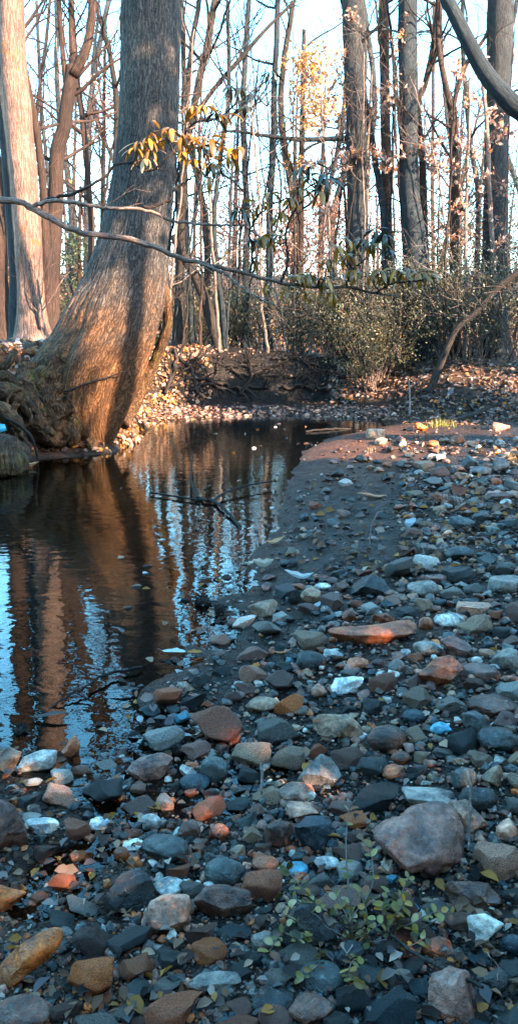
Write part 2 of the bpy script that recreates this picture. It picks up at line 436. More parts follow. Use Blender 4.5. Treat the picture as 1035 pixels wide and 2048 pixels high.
nt.links.new(sk.outputs[0], hs.inputs['Color']); nt.links.new(hs.outputs[0], bg.inputs[0]); nt.links.new(bg.outputs[0], wo.inputs[0])
bg.inputs[1].default_value = .15
scene.view_settings.view_transform = 'Standard'; scene.view_settings.look = 'None'; scene.view_settings.gamma = 1; scene.view_settings.use_curve_mapping = False
scene.view_settings.exposure = 3.6
scene.cycles.max_bounces = 7; scene.cycles.transparent_max_bounces = 12; scene.cycles.use_denoising = True
scene.cycles.diffuse_bounces = 3; scene.cycles.glossy_bounces = 3; scene.cycles.caustics_reflective = False; scene.cycles.caustics_refractive = False
# ------------------------------------------------------------------ bark and leaf materials
B_BIG = mat_bark('bark_big', (.012, .0115, .012), (.135, .115, .105), 44, patch=(.20, .09, .02), pth=(.60, .72), stretch=.15, dist=.016, low=(.27, .115, .045))
B_BASE = mat_bark('bark_base', (.018, .010, .006), (.22, .105, .045), 26, patch=(.16, .12, .02), pth=(.54, .66), stretch=.5, dist=.01)
B_PALE = mat_bark('bark_pale', (.06, .032, .024), (.40, .25, .20), 36, patch=(.40, .16, .04), pth=(.57, .66), stretch=.10, dist=.010)
B_GREY = mat_bark('bark_grey', (.009, .012, .015), (.066, .070, .074), 44, stretch=.08, dist=.010)
B_BROWN = mat_bark('bark_brown', (.014, .009, .008), (.10, .056, .042), 40, stretch=.09, dist=.008)
B_BLUE = mat_bark('bark_slate', (.009, .014, .019), (.055, .070, .082), 40, stretch=.09, dist=.010)
B_DARK = mat_bark('bark_dark', (.010, .008, .007), (.06, .043, .036), 40, stretch=.09, dist=.006)
B_TWIG = mat_bark('bark_twig', (.09, .055, .045), (.34, .25, .21), 60, stretch=.2, dist=.002)
B_ROOT = mat_bark('bark_root', (.016, .010, .007), (.15, .085, .05), 30, patch=(.11, .09, .02), pth=(.50, .66), stretch=.45, dist=.012)
M_LEAF = mat_attr('leaf_mat', .45, .25, .4)
M_GLOSS = mat_attr('glossy_leaf_mat', .32, .18, .5, 25, .3)
M_DRY = mat_attr('dry_leaf_mat', .7, .25, .2)

def gz(x, y): return float(ground_h(np.array([x]), np.array([y]))[0])

# ------------------------------------------------------------------ the big leaning tree
BY = 9.45
prof = [(-700, 246, 350), (-300, 245, 355), (0, 244, 360), (120, 243, 359), (250, 238, 355), (350, 226, 349), (430, 210, 343), (500, 190, 338), (560, 165, 333), (620, 132, 325),
        (670, 106, 312), (715, 74, 297), (760, 60, 279), (800, 64, 262), (835, 84, 246), (865, 120, 233), (890, 156, 222), (912, 176, 213), (935, 180, 210)]
rows = []
for k, (py, xl, xr) in enumerate(prof):
    a = at_y(xl, py, BY); b = at_y(xr, py, BY)
    rows.append([(a[0] + b[0]) / 2, a[2], (b[0] - a[0]) / 2])
rows = np.array(rows)
sp_ = smooth_path(np.array([[r[0], r[1], r[2]] for r in rows]), 420)
A = 260
ang = np.linspace(0, 2 * PI, A + 1) + PI / 2      # seam at the far side
cx, cz, hw = sp_[:, 0], sp_[:, 1], sp_[:, 2]
depth_r = np.minimum(hw, .34 + .55 * (hw - .34))
depth_r = np.minimum(depth_r, np.where(cz < .35, .12 + .9 * np.clip(cz + .1, 0, 1), 9))
cyy = BY + .05 * sstep(3, 0, cz) - .18 * sstep(1.2, .2, cz) * 0
aa, zz = np.meshgrid(ang, cz)
base_k = sstep(2.6, .5, zz)
lob = .07 * base_k * np.cos(5 * aa + 1.1) + .045 * base_k * np.cos(9 * aa + 2 + .8 * zz) + .03 * base_k * np.cos(14 * aa - .9 * zz)
# groove added along the dark stripe that a slim tree's shadow leaves
fold = -.10 * base_k * np.exp(-((aa - (PI * 1.5 + .62) - .12 * np.sin(zz * 2.2)) / .07) ** 2)
wa = aa * 9.2 + 1.3 * vnoise(zz * 1.1, aa * 2.0, 3)
rid = np.abs(vnoise((aa % (2 * PI)) * 9.5 + .55 * vnoise(zz * 5, aa * 6, 4), zz * 2.3, 71) - .5) * 2
rid2 = np.abs(vnoise((aa % (2 * PI)) * 21, zz * 5.5, 72) - .5) * 2
kn = fbm(aa * 1.6, zz * 2.2, 3, 73) * base_k
rad = 1 + lob + fold + .045 * (rid - .4) + .018 * rid2 + .10 * kn
seamw = np.clip(np.minimum(aa - ang[0], ang[-1] - aa) / .3, 0, 1); rad = 1 + (rad - 1) * seamw
VX = cx[:, None] + hw[:, None] * rad * np.cos(aa); VY = cyy[:, None] + depth_r[:, None] * rad * np.sin(aa)
base_pt = (float(cx[-60]), BY, 0.0)
big = thing('leaning_tree', 'massive grey ridged tree with a flared mossy base leaning over the pool edge', 'tree', base_pt)
mb = MB(); ii = np.arange(419)[:, None] * (A + 1) + np.arange(A)[None]
mb.add(np.stack([VX, VY, zz], -1).reshape(-1, 3), np.stack([ii, ii + 1, ii + A + 2, ii + A + 1], -1).reshape(-1, 4), None,
       np.stack([(aa - ang[0]) * .36, zz * 1.0], -1).reshape(-1, 2))
mb.build('trunk', B_BIG, big)
rng = np.random.default_rng(5)
def px_tube(pts, n=24, parent=None, name='root', mat=None, sides=12, rough=.06, flat=1., noisy=.0):
    """pts: (px, py, Y, width px)"""
    P = np.array([list(at_y(a, b, Y_)) + [w_ * Y_ / F / 2] for a, b, Y_, w_ in pts]); P = smooth_path(P, n)
    mb = MB(); Q = P[:, :3].copy()
    if noisy: Q += np.cumsum(rng.normal(0, noisy, Q.shape), 0) * .3 + rng.normal(0, noisy, Q.shape)
    big_ = P[:, 3].max() > .03
    if big_: f_ = np.linspace(0, 1, n * 3); Q = np.stack([np.interp(f_, np.linspace(0, 1, n), Q[:, i]) for i in range(3)], 1); P = np.stack([np.interp(f_, np.linspace(0, 1, n), P[:, i]) for i in range(4)], 1)
    tube(mb, Q, np.maximum(P[:, 3], .001), 36 if big_ else sides, None, True, flat, 0 if big_ else rough, rng, .75 if big_ else 0)
    return mb.build(name, mat, parent)
for pts in [[(150, 690, 9.3, 60), (105, 770, 9.15, 85), (118, 835, 9.1, 78), (140, 868, 9.08, 50), (146, 885, 9.1, 20)],
            [(70, 740, 9.2, 60), (60, 790, 9.0, 60), (80, 845, 8.95, 58), (108, 875, 8.95, 42), (128, 888, 9., 16)],
            [(-60, 760, 8.6, 34), (0, 782, 8.6, 36), (38, 793, 8.65, 36), (62, 818, 8.7, 32), (78, 850, 8.8, 30), (100, 872, 8.9, 20)],
            [(-70, 800, 8.3, 34), (0, 822, 8.35, 34), (28, 845, 8.4, 32), (38, 870, 8.45, 24), (60, 905, 8.5, 14)],
            [(-60, 700, 8.8, 20), (0, 735, 8.75, 16), (22, 715, 8.75, 15), (30, 700, 8.8, 10)],
            [(-10, 770, 8.7, 14), (8, 752, 8.72, 18), (40, 775, 8.8, 12)],
            [(326, 560, 9.6, 14), (334, 610, 9.6, 15), (333, 660, 9.65, 16), (318, 705, 9.7, 18), (298, 745, 9.75, 24), (270, 800, 9.7, 30), (244, 850, 9.5, 30)],
            [(185, 850, 9.3, 16), (178, 878, 9.2, 14), (186, 905, 9.2, 10)]]:
    px_tube(pts, 26, big, 'root', (B_BASE if pts[0][0] > 60 else B_ROOT) if pts[0][0] < 200 else B_BASE, 16, .05, 1., .004)
for k in range(16):
    a0 = rng.uniform(20, 150); b0 = rng.uniform(735, 850); y0 = 8.95 if a0 > 60 else 8.55; w0 = rng.uniform(4, 12); pts = [(a0, b0, y0, w0)]
    for j in range(4): a0 += rng.uniform(-22, 16); b0 += rng.uniform(8, 26); y0 -= rng.uniform(0, .06); w0 *= .78; pts.append((a0, b0, y0, w0))
    px_tube(pts, 20, big, 'root', B_ROOT if k % 2 else B_BASE, 7, .12, 1., .006)
mb = MB(); P0 = sp_[0]
for k in range(5):
    z0 = rng.uniform(6.4, 7.6); grow(mb, (P0[0] + .05, BY, z0), norm(np.array([rng.normal(), rng.normal(), .6])), rng.uniform(3, 5), .12, 3, rng, kids=(4, 4, 3))
tube(mb, [(P0[0], BY, P0[1] - .15), (P0[0] + .1, BY + .1, P0[1] + 2), (P0[0] + .3, BY, P0[1] + 5), (P0[0] + .3, BY, P0[1] + 7)], [.31, .27, .18, .04], 12)
for k in range(7): grow(mb, (P0[0] + .2, BY, P0[1] + rng.uniform(1, 6)), norm(np.array([rng.normal(), rng.normal(), .6])), rng.uniform(2.5, 4.5), .09, 3, rng, kids=(4, 4, 3))
mb.build('crown', B_GREY, big)
px_tube([(70, 758, 8.98, 3), (90, 775, 8.95, 4), (130, 782, 8.95, 4), (165, 770, 8.95, 4), (205, 758, 9.0, 3), (262, 738, 9.05, 2)], 24, big, 'vine', B_DARK, 5)
px_tube([(10, 835, 8.2, 5), (35, 848, 8.2, 7), (60, 870, 8.25, 7), (72, 900, 8.3, 5), (76, 925, 8.3, 4)], 20, big, 'root', B_DARK, 6)

# mossy stump-like mound at the left edge
rng = np.random.default_rng(15)
def icos(n):
    bm = bmesh.new(); bmesh.ops.create_icosphere(bm, subdivisions=n, radius=1.0)
    v = np.array([x.co[:] for x in bm.verts]); f = np.array([[y.index for y in x.verts] for x in bm.faces]); bm.free(); return v, f
ICO = {k: icos(k) for k in (1, 2, 3, 4, 5)}
def n3(v, f, s, rng_=None):
    r = np.random.default_rng(s); o = 0
    for k in range(5):
        a = r.normal(size=(3, 3)) * f * (1 + .6 * k); ph = r.uniform(0, 6, 3)
        o = o + (np.sin(v @ a[0] + ph[0] + 1.5 * np.sin(v @ a[1] + ph[1]))) / (1 + .7 * k)
    return o / 2.6
v, f = ICO[5]
v2 = v * (1 + .16 * n3(v, 2.2, 4) + .05 * n3(v, 7, 5))[:, None]
c = at_y(8, 915, 7.6); mb = MB()
d_knob = np.exp(-np.sum((v - norm(np.array([.25, -.9, .35]))) ** 2, 1) / .06); v2 = v2 * (1 + .22 * d_knob)[:, None]
mb.add(v2 * np.array([.235, .26, .23]) + c, None, f, v[:, :2] * .3)
px = mb.build('root_burl', B_ROOT, loc=(c[0], c[1], 0)); tag(px, 'rounded mossy root knob swelling out of the water at the left edge', 'root knob')

# ------------------------------------------------------------------ upright trees laid out from sight lines
def tree_px(name, label, Y_, pts, mat, top=15, group=None, limbs=(), nb=8, bl=(1.5, 3.2), br=.035, zfrom=2.5, seed=1, cat='tree', sides=20, kids=(4, 3, 3), lvl=2, fl=1.25, crownmat=None, rough=.03):
    rng = np.random.default_rng(seed)
    P = np.array([list(at_y(a, b, Y_)) + [w_ * Y_ / F / 2] for a, b, w_ in pts])      # from top of frame downwards
    if P[0][2] < P[-1][2]: P = P[::-1]
    d = norm(P[0][:3] - P[1][:3]); topP = []
    L = (top - P[0][2])
    if L > 1:
        for k in (1, .66, .33):
            topP.append(np.array([*(P[0][:3] + d * L * k * np.array([.5, .5, 1]) / max(d[2], .4)), max(P[0][3] * (1 - .8 * k), .01)]))
    bz = gz(P[-1][0], Y_)
    if P[-1][2] > bz:
        e = P[-1].copy(); dd = norm(P[-1][:3] - P[-2][:3]); s = (P[-1][2] - bz + .08)
        e[:3] = P[-1][:3] + dd * s / max(abs(dd[2]), .5); e[3] *= fl; bot = [e]
    else: bot = []
    P = np.array(topP + list(P) + bot)[::-1]
    Q = smooth_path(P, 46)
    base = (float(Q[0][0]), float(Q[0][1]), bz)
    t = thing(name, label, cat, base, group)
    mb = MB(); Q[:, 3] *= 1 + (fl - 1) * np.exp(-np.arange(len(Q)) / 1.6) * 1.2
    Q[:, :2] += (np.cumsum(rng.normal(0, rough, (46, 2)), 0) * .12)
    tube(mb, Q[:, :3], np.maximum(Q[:, 3], .004), sides, None, True, 1., .02, rng); mb.build('trunk', mat, t)
    for lp in limbs:
        p = np.array([list(at_y(a, b, yy)) + [w_ * yy / F / 2] for a, b, yy, w_ in lp]); p = smooth_path(p, 20); mb = MB()
        tube(mb, p[:, :3], np.maximum(p[:, 3], .003), 10, None, True, 1., .03, rng)
        for k in range(5):
            i = rng.integers(5, 19); grow(mb, p[i, :3], rot_off(norm(p[i, :3] - p[i - 1, :3]), .7, rng), rng.uniform(.7, 1.8), max(.004, p[i, 3] * .35), 1, rng, kids=(3, 3, 3))
        mb.build('limb', mat, t)
    if nb:
        mb = MB()
        for k in range(nb):
            i = rng.integers(0, 45)
            for _ in range(30):
                if Q[i, 2] > zfrom + (top - zfrom) * .75 * rng.random() ** 1.3: break
                i = rng.integers(0, 46)
            az = rng.uniform(0, 2 * PI); grow(mb, Q[i, :3], norm(np.array([math.cos(az), math.sin(az), rng.uniform(.2, 1.1)])), rng.uniform(*bl), min(br, Q[i, 3] * .5), lvl, rng, kids=kids)
        mb.build('crown', crownmat or mat, t)
    return t, Q

tree_px('pale_tree', 'thick pale tree with orange lichen and a dark split low in its sunlit trunk', 12.0, [(24, 0, 44), (28, 120, 46), (38, 250, 48), (53, 400, 49), (61, 520, 48), (63, 600, 52), (66, 665, 64)], B_PALE, 16, seed=3, nb=8, zfrom=7, sides=36,
        limbs=[[(84, 655, 11.75, 10), (80, 610, 11.75, 8), (76, 560, 11.76, 3)]])
tree_px('pale_tree', 'narrow dark slate trunk pressed against the left side of the pale lichen tree', 12.6, [(-4, 60, 18), (6, 200, 20), (22, 380, 22), (31, 520, 22), (33, 660, 27)], B_BLUE, 14, seed=4, nb=4, zfrom=7)  # dark strip beside the pale trunk, built as its own slate-bark trunk
tree_px('pale_tree', 'reddish trunk beside the left edge, left of the pale lichen tree', 13.5, [(-62, 40, 34), (-40, 200, 34), (-18, 400, 35), (-4, 560, 36), (4, 665, 44)], B_BROWN, 13, seed=201, nb=9, zfrom=3.2)
tree_px('slim_tree', 'thin trunk just inside the left edge behind the pale lichen tree', 16, [(-30, 60, 12), (-12, 250, 13), (2, 420, 14), (10, 640, 17)], B_DARK, 11, seed=202, nb=10, zfrom=3)
tree_px('slim_tree', 'slender trunk outside the left edge beyond the reddish one', 14.5, [(-130, 40, 20), (-95, 250, 20), (-70, 640, 24)], B_DARK, 12, seed=203, nb=12, bl=(1.5, 3.2), zfrom=3)
tree_px('forked_tree', 'brown tree forking into two crooked limbs left of the leaning tree', 12.8, [(150, 130, 24), (140, 180, 24), (128, 255, 26), (114, 300, 27), (110, 400, 28), (104, 500, 32), (100, 600, 36), (98, 665, 44)], B_BROWN, 4.5, seed=6, nb=5, bl=(1, 2),
        limbs=[[(146, 150, 12.8, 20), (170, 105, 12.8, 17), (182, 50, 12.8, 15), (186, -40, 12.8, 14), (180, -250, 12.9, 10)], [(148, 145, 12.8, 15), (145, 90, 12.9, 12), (143, 30, 13, 11), (140, -200, 13, 7)],
               [(136, 190, 12.8, 14), (124, 90, 12.9, 9), (118, 0, 13, 8), (112, -150, 13, 5)]])
tree_px('slim_tree', 'slim curved brown tree rising between the pale tree and the forked tree', 12.3, [(46, 90, 11), (62, 170, 12), (80, 260, 13), (90, 350, 14), (94, 480, 17), (96, 650, 22)], B_BROWN, 9, seed=7, nb=7)
tree_px('slim_tree', 'thin brown trunk rising just behind the forked tree on its right side', 14.5, [(160, 160, 10), (170, 240, 11), (178, 340, 11), (186, 450, 12), (182, 560, 13), (180, 660, 15)], B_BROWN, 10, seed=8, nb=7)
tree_px('slim_tree', 'thin dark tree touching the left edge of the leaning tree, arching up leftward', 14, [(200, 25, 6), (218, 80, 8), (230, 150, 10), (236, 230, 11), (230, 400, 12), (222, 640, 15)], B_DARK, 9, seed=9, nb=6)
tree_px('slim_tree', 'straight dark thin trunk immediately right of the leaning tree', 18.2, [(366, 0, 8), (369, 150, 9), (370, 300, 10), (376, 480, 10), (386, 700, 13)], B_BLUE, 10, seed=10, nb=9, zfrom=3)
tree_px('slim_tree', 'dark slanted tree crossing behind the golden rhododendron leaves', 17.6, [(428, 0, 12), (415, 80, 13), (400, 150, 13), (382, 240, 14), (366, 330, 15), (360, 520, 16), (352, 720, 20)], B_DARK, 9, seed=11, nb=9, zfrom=3,
        limbs=[[(384, 240, 17.6, 9), (430, 175, 17.6, 8), (480, 118, 17.6, 8), (530, 60, 17.7, 6), (585, 5, 17.8, 5), (640, -60, 17.9, 4)]])
tree_px('leaning_sapling', 'dark crooked sapling leaning over the root bank to the right of the leaning tree', 17.0, [(345, 470, 14), (365, 510, 17), (388, 550, 20), (410, 600, 20), (424, 650, 21), (436, 690, 22), (446, 735, 26)], B_DARK, 4.2, seed=12, nb=4, bl=(.6, 1.2), br=.015, zfrom=3, rough=.02)
tree_px('tall_tree', 'straight blue-grey trunk, first thick one on the right of the sky gap', 17.2, [(703, 0, 40), (706, 130, 39), (709, 260, 38), (710, 400, 38), (713, 500, 40), (716, 600, 46)], B_GREY, 17, seed=13, nb=9, zfrom=6.5, sides=26,
        limbs=[[(700, 275, 17.2, 10), (650, 278, 17.2, 9), (600, 279, 17.2, 8), (560, 275, 17.2, 7), (520, 270, 17.2, 6), (480, 263, 17.2, 5), (445, 262, 17.2, 3)]])
tree_px('tall_tree', 'narrow upright trunk close to the right of the first thick blue-grey trunk', 18.5, [(766, 0, 18), (768, 150, 18), (770, 300, 19), (772, 450, 20), (774, 600, 23)], B_BROWN, 15, seed=14, nb=8, zfrom=6)
tree_px('tall_tree', 'thick slate trunk widening at its foot, middle one of the right-hand group', 17, [(813, 0, 34), (815, 150, 34), (816, 300, 35), (819, 400, 38), (828, 470, 44), (834, 540, 50), (838, 600, 54)], B_BLUE, 18, seed=15, nb=9, zfrom=7, sides=26)
tree_px('forked_tree', 'reddish brown slim tree forking in a Y right of the thick slate trunk', 17.0, [(902, 215, 17), (904, 300, 17), (906, 400, 18), (907, 500, 18), (908, 640, 22)], B_BROWN, 4.6, seed=16, nb=4, bl=(.8, 1.6), zfrom=3.5,
        limbs=[[(902, 222, 17.0, 12), (888, 160, 17.0, 11), (876, 90, 17.0, 9), (874, 0, 17.0, 8), (868, -150, 17.0, 5)], [(903, 222, 17.0, 10), (916, 170, 17.0, 9), (936, 120, 17.0, 8), (975, 60, 17.0, 6), (1000, -60, 17.0, 5)]])
tree_px('slim_tree', 'thin leaning tree between the thick slate trunk and the Y-forked tree', 17.5, [(884, -20, 10), (872, 90, 11), (852, 170, 11), (838, 215, 12), (848, 350, 13), (852, 600, 15)], B_DARK, 9, seed=17, nb=7, zfrom=3)
tree_px('tall_tree', 'broad rough trunk standing near the right edge behind the slanting limb', 17.0, [(1000, 0, 46), (996, 150, 44), (991, 300, 44), (988, 450, 46), (985, 600, 52), (984, 660, 58)], B_GREY, 17, seed=18, nb=8, zfrom=6.5, sides=28)
tree_px('slanting_tree', 'dark smooth trunk slanting across the top right corner', 8.0, [(885, -30, 22), (905, 20, 24), (932, 75, 26), (965, 135, 28), (1000, 182, 32), (1045, 225, 36), (1180, 300, 42), (1300, 430, 48)], B_BLUE, 7.0, seed=19, nb=5, zfrom=4.4, bl=(.8, 1.6), br=.02)
tree_px('leaning_sapling', 'dark bare trunk leaning from the leaf-covered bank toward the right edge', 14.5, [(1090, 500, 13), (1035, 545, 13), (992, 578, 12), (950, 626, 11), (915, 655, 11), (893, 700, 12), (874, 745, 14)], B_DARK, 3.4, seed=20, nb=3, bl=(.8, 1.4), br=.015, zfrom=2.6, rough=.02)

# ------------------------------------------------------------------ beech saplings holding pale dead leaves
TAN = [(.50, .24, .16), (.58, .34, .26), (.46, .18, .07), (.55, .30, .24), (.68, .48, .40)]
def beech(label, Y_, pts, clusters, seed, nleaf=40, spread=.24, size=.092):
    rng = np.random.default_rng(seed)
    t, Q = tree_px('beech_sapling', label, Y_, pts, B_TWIG, pts[0][1] and 5.5 or 6.5, 'beech saplings with pale leaves', nb=0, seed=seed, sides=8, fl=1.1, rough=.05)
    mb = MB(); lf = MB()
    for cxp, cyp in clusters:
        c = at_y(cxp, cyp, Y_ + rng.uniform(-.5, .5)); c[1] = Y_ + rng.uniform(-.5, .5)
        i = np.argmin(np.abs(Q[:, 2] - (c[2] - .25)) + np.abs(Q[:, 0] - c[0]) * .2); a = Q[i, :3]
        P = smooth_path([a, (a * .55 + c * .45) + [0, 0, .06], c], 8); tube(mb, P, np.linspace(.008, .003, 8), 4, None, False)
        dd = norm(c - a); pts_ = []
        for k in range(5):
            e = c + norm(dd * [1, 1, .2] + rng.normal(0, .6, 3)) * spread * rng.uniform(.6, 1.6); s = P[rng.integers(3, 8)]
            tube(mb, [s, (s + e) / 2 + rng.normal(0, .02, 3), e], [.003, .0025, .0015], 3, None, False)
            pts_.append(s + (e - s) * rng.uniform(.3, 1.05, (nleaf // 5 + 1, 1)) + rng.normal(0, .02, (nleaf // 5 + 1, 3)))
        leaves(lf, np.concatenate(pts_), size, rng, TAN, .5, .5)
    mb.build('twigs', B_TWIG, t); lf.build('leaves', M_DRY, t)
beech('beech sapling whose pale pink leaves cross the first thick blue-grey trunk', 17.3, [(742, 120, 4), (735, 250, 5), (730, 400, 6), (728, 650, 8)],
      [(700, 65), (690, 130), (712, 150), (705, 215), (698, 235), (720, 205), (688, 310), (705, 325), (725, 318), (700, 345), (715, 355), (745, 310), (760, 320), (765, 195), (770, 215), (735, 330), (690, 335), (745, 230), (720, 260)], 31)
beech('beech sapling with tan leaves in front of the thick slate trunk', 17.2, [(806, 160, 4), (812, 300, 5), (818, 450, 6), (822, 640, 8)],
      [(795, 185), (815, 200), (820, 235), (800, 215), (790, 325), (810, 340), (845, 305), (865, 300), (860, 320), (880, 310), (835, 320), (800, 60), (812, 110), (795, 330)], 32)
beech('beech sapling with a pale bare stem and tan leaves before the broad right trunk', 16.4, [(962, 130, 6), (972, 260, 8), (978, 400, 9), (985, 520, 9), (988, 640, 10), (986, 715, 12)],
      [(985, 258), (1000, 262), (990, 290), (905, 330), (920, 335), (898, 345), (880, 335), (925, 290), (985, 490), (1005, 485), (1018, 490), (970, 540), (985, 560), (1010, 580), (1000, 385), (990, 430), (1020, 600), (975, 480)], 33, 34, .25, .085)
beech('small beech sapling with faded leaves left of the thick blue-grey trunk', 17.4, [(640, 200, 4), (650, 330, 5), (655, 450, 6), (660, 650, 8)], [(620, 120), (660, 190), (640, 260), (675, 290), (665, 240), (630, 330), (680, 350), (655, 420), (640, 395)], 34)
beech('beech sapling with sparse leaves between the Y-forked tree and the slanting limb', 16, [(938, 150, 4), (935, 300, 5), (930, 450, 6), (928, 640, 8)], [(950, 120), (930, 190), (915, 165), (955, 240), (940, 310), (925, 400), (945, 420), (960, 360), (918, 470)], 35)

# ------------------------------------------------------------------ rhododendron whose long branches cross the picture
RD = thing('rhododendron', 'rhododendron with long bare branches and drooping sun-gold and dark leaf whorls over the pool', 'shrub', (-3.25, 5.2, gz(-3.25, 5.2)))
rng = np.random.default_rng(44)
gb = gz(-3.25, 5.2)
P = smooth_path([(-3.25, 5.2, gb - .1), (-3.2, 5.15, gb + .35), (-3.0, 5.1, 1.9), (-2.7, 5.0, 2.3)], 14)
mb = MB(); tube(mb, P, np.linspace(.045, .022, 14), 10, None, True, 1., .05, rng); mb.build('stem', B_TWIG, RD)
BR = {}
def rbranch(key, pts, mat=B_TWIG, lead=None):
    p = np.array([list(at_y(a, b, yy)) + [w_ * yy / F / 2] for a, b, yy, w_ in pts])
    if lead is not None: p = np.concatenate([[np.array([*lead, p[0][3] * 1.3])], p])
    p = smooth_path(p, 60); p[:, :3] += rng.normal(0, .003, (60, 3)) + np.cumsum(rng.normal(0, .0012, (60, 3)), 0)
    mb = MB(); tube(mb, p[:, :3], np.maximum(p[:, 3], .0018), 8, None, True, 1., .07, rng)
    for k in range(4):
        i = rng.integers(20, 58); d = norm(p[i, :3] - p[i - 1, :3]); grow(mb, p[i, :3], rot_off(d, .8, rng), rng.uniform(.12, .35), .003, 1, rng, kids=(2, 2, 2), rmin=.001)
    mb.build('branch', mat, RD); BR[key] = p
rbranch('a', [(0, 401, 5.0, 12), (55, 415, 5.0, 12), (110, 442, 5.0, 12), (170, 467, 5.0, 11), (245, 477, 5.0, 11), (300, 492, 5.05, 10), (360, 516, 5.1, 9), (420, 532, 5.15, 8), (480, 545, 5.2, 7), (560, 565, 5.2, 7), (630, 573, 5.3, 7), (700, 575, 5.4, 6), (765, 588, 5.4, 4), (800, 590, 5.5, 2)], lead=(-2.85, 5.03, 2.12))
rbranch('b', [(62, 414, 5.0, 9), (110, 398, 4.95, 8), (165, 405, 4.95, 7), (220, 413, 4.95, 7), (285, 416, 4.95, 6), (345, 436, 5, 5), (400, 444, 5, 5), (460, 447, 5, 4), (500, 444, 5.05, 2)])
rbranch('c', [(85, 402, 4.98, 7), (150, 385, 5.0, 6), (200, 355, 5.0, 6), (232, 328, 5.0, 5), (262, 325, 4.95, 5), (295, 340, 4.95, 4), (330, 318, 4.9, 3), (342, 300, 4.9, 3), (330, 275, 4.9, 2)], B_DARK)
rbranch('d', [(288, 416, 4.95, 6), (335, 402, 4.95, 5), (352, 375, 4.95, 5), (380, 355, 4.95, 4), (410, 335, 4.95, 3), (425, 310, 4.95, 2)], B_DARK)
rbranch('e', [(400, 528, 5.13, 6), (450, 550, 5.1, 6), (480, 572, 5.05, 5), (515, 598, 5.0, 4), (545, 612, 5.0, 2)])
rbranch('f', [(335, 505, 5.1, 6), (347, 440, 5.1, 5), (352, 380, 5.1, 5), (362, 300, 5.1, 4), (384, 250, 5.1, 4), (430, 240, 5.1, 3), (480, 200, 5.15, 3), (530, 160, 5.2, 2)], B_DARK)
rbranch('g', [(560, 565, 5.2, 6), (575, 520, 5.2, 5), (570, 460, 5.25, 4), (600, 400, 5.3, 4), (640, 370, 5.3, 3)], B_DARK)
rbranch('h', [(500, 550, 5.2, 5), (505, 510, 5.2, 4), (498, 460, 5.2, 4), (530, 420, 5.2, 3), (575, 400, 5.2, 2)], B_DARK)
rbranch('i', [(690, 575, 5.4, 5), (705, 545, 5.4, 4), (735, 520, 5.5, 3), (765, 480, 5.5, 2)], B_DARK)
rbranch('j', [(750, 585, 5.4, 4), (790, 565, 5.3, 3), (830, 562, 5.3, 3), (870, 556, 5.3, 2)], B_DARK)
SUN_GOLD = [(.40, .16, .012), (.50, .21, .016), (.28, .11, .01)]; DGR = [(.030, .026, .010), (.055, .042, .015), (.03, .032, .015)]; OLV = [(.34, .14, .015), (.19, .095, .015), (.42, .18, .02)]; TANL = [(.60, .30, .10), (.7, .42, .2)]  # sunlight on the leaves is put into the gold and olive tones
def whorl(px_, py_, Y_, cols, sz, seed):
    rng = np.random.default_rng(seed); c = at_y(px_, py_, Y_); mb = MB()
    allp = np.concatenate([b[:, :3] for b in BR.values()]); j = np.argmin(np.sum((allp - c) ** 2, 1)); a = allp[j]
    tube(mb, smooth_path([a, (a + c) / 2 + [0, 0, -.02], c], 7), np.linspace(.006, .004, 7), 5, np.array((.09, .06, .04)), False)
    n = rng.integers(6, 10); az0 = rng.uniform(0, 6.28)
    for k in range(n):
        az = az0 + k * 2 * PI / n + rng.normal(0, .25); out = np.array([math.cos(az), math.sin(az), 0]); L = sz * rng.uniform(.55, 1.2); W = L * rng.uniform(.085, .12)
        droop = rng.uniform(.35, 1.15); m = 8; ts = np.linspace(0, 1, m); el = rng.uniform(-.2, .5) - droop * 2.0 * ts ** rng.uniform(.6, 1.1)
        st = np.stack([np.cos(el)[:, None] * out + np.sin(el)[:, None] * np.array([0, 0, 1])], 0)[0] * (L / m)
        sp = c + np.cumsum(st, 0); wd = norm(np.array([-out[1], out[0], rng.normal(0, .3)])); prof_ = np.sin(PI * np.clip(ts * .93 + .04, 0, 1)) ** .75 * W
        up = norm(np.cross(st, np.broadcast_to(wd, st.shape))) * np.sign(.0001 + 1)
        l = sp + wd * prof_[:, None] - up * prof_[:, None] * .35; r = sp - wd * prof_[:, None] - up * prof_[:, None] * .35
        V = np.stack([l, sp, r], 1).reshape(-1, 3); i = np.arange(m - 1)[:, None] * 3
        q = np.concatenate([np.stack([i, i + 1, i + 4, i + 3], -1).reshape(-1, 4), np.stack([i + 1, i + 2, i + 5, i + 4], -1).reshape(-1, 4)])
        cc = np.array(cols[rng.integers(len(cols))]) * rng.uniform(.7, 1.25)
        mb.add(V, q, None, None, cc)
    mb.build('leaf_whorl', M_GLOSS, RD)
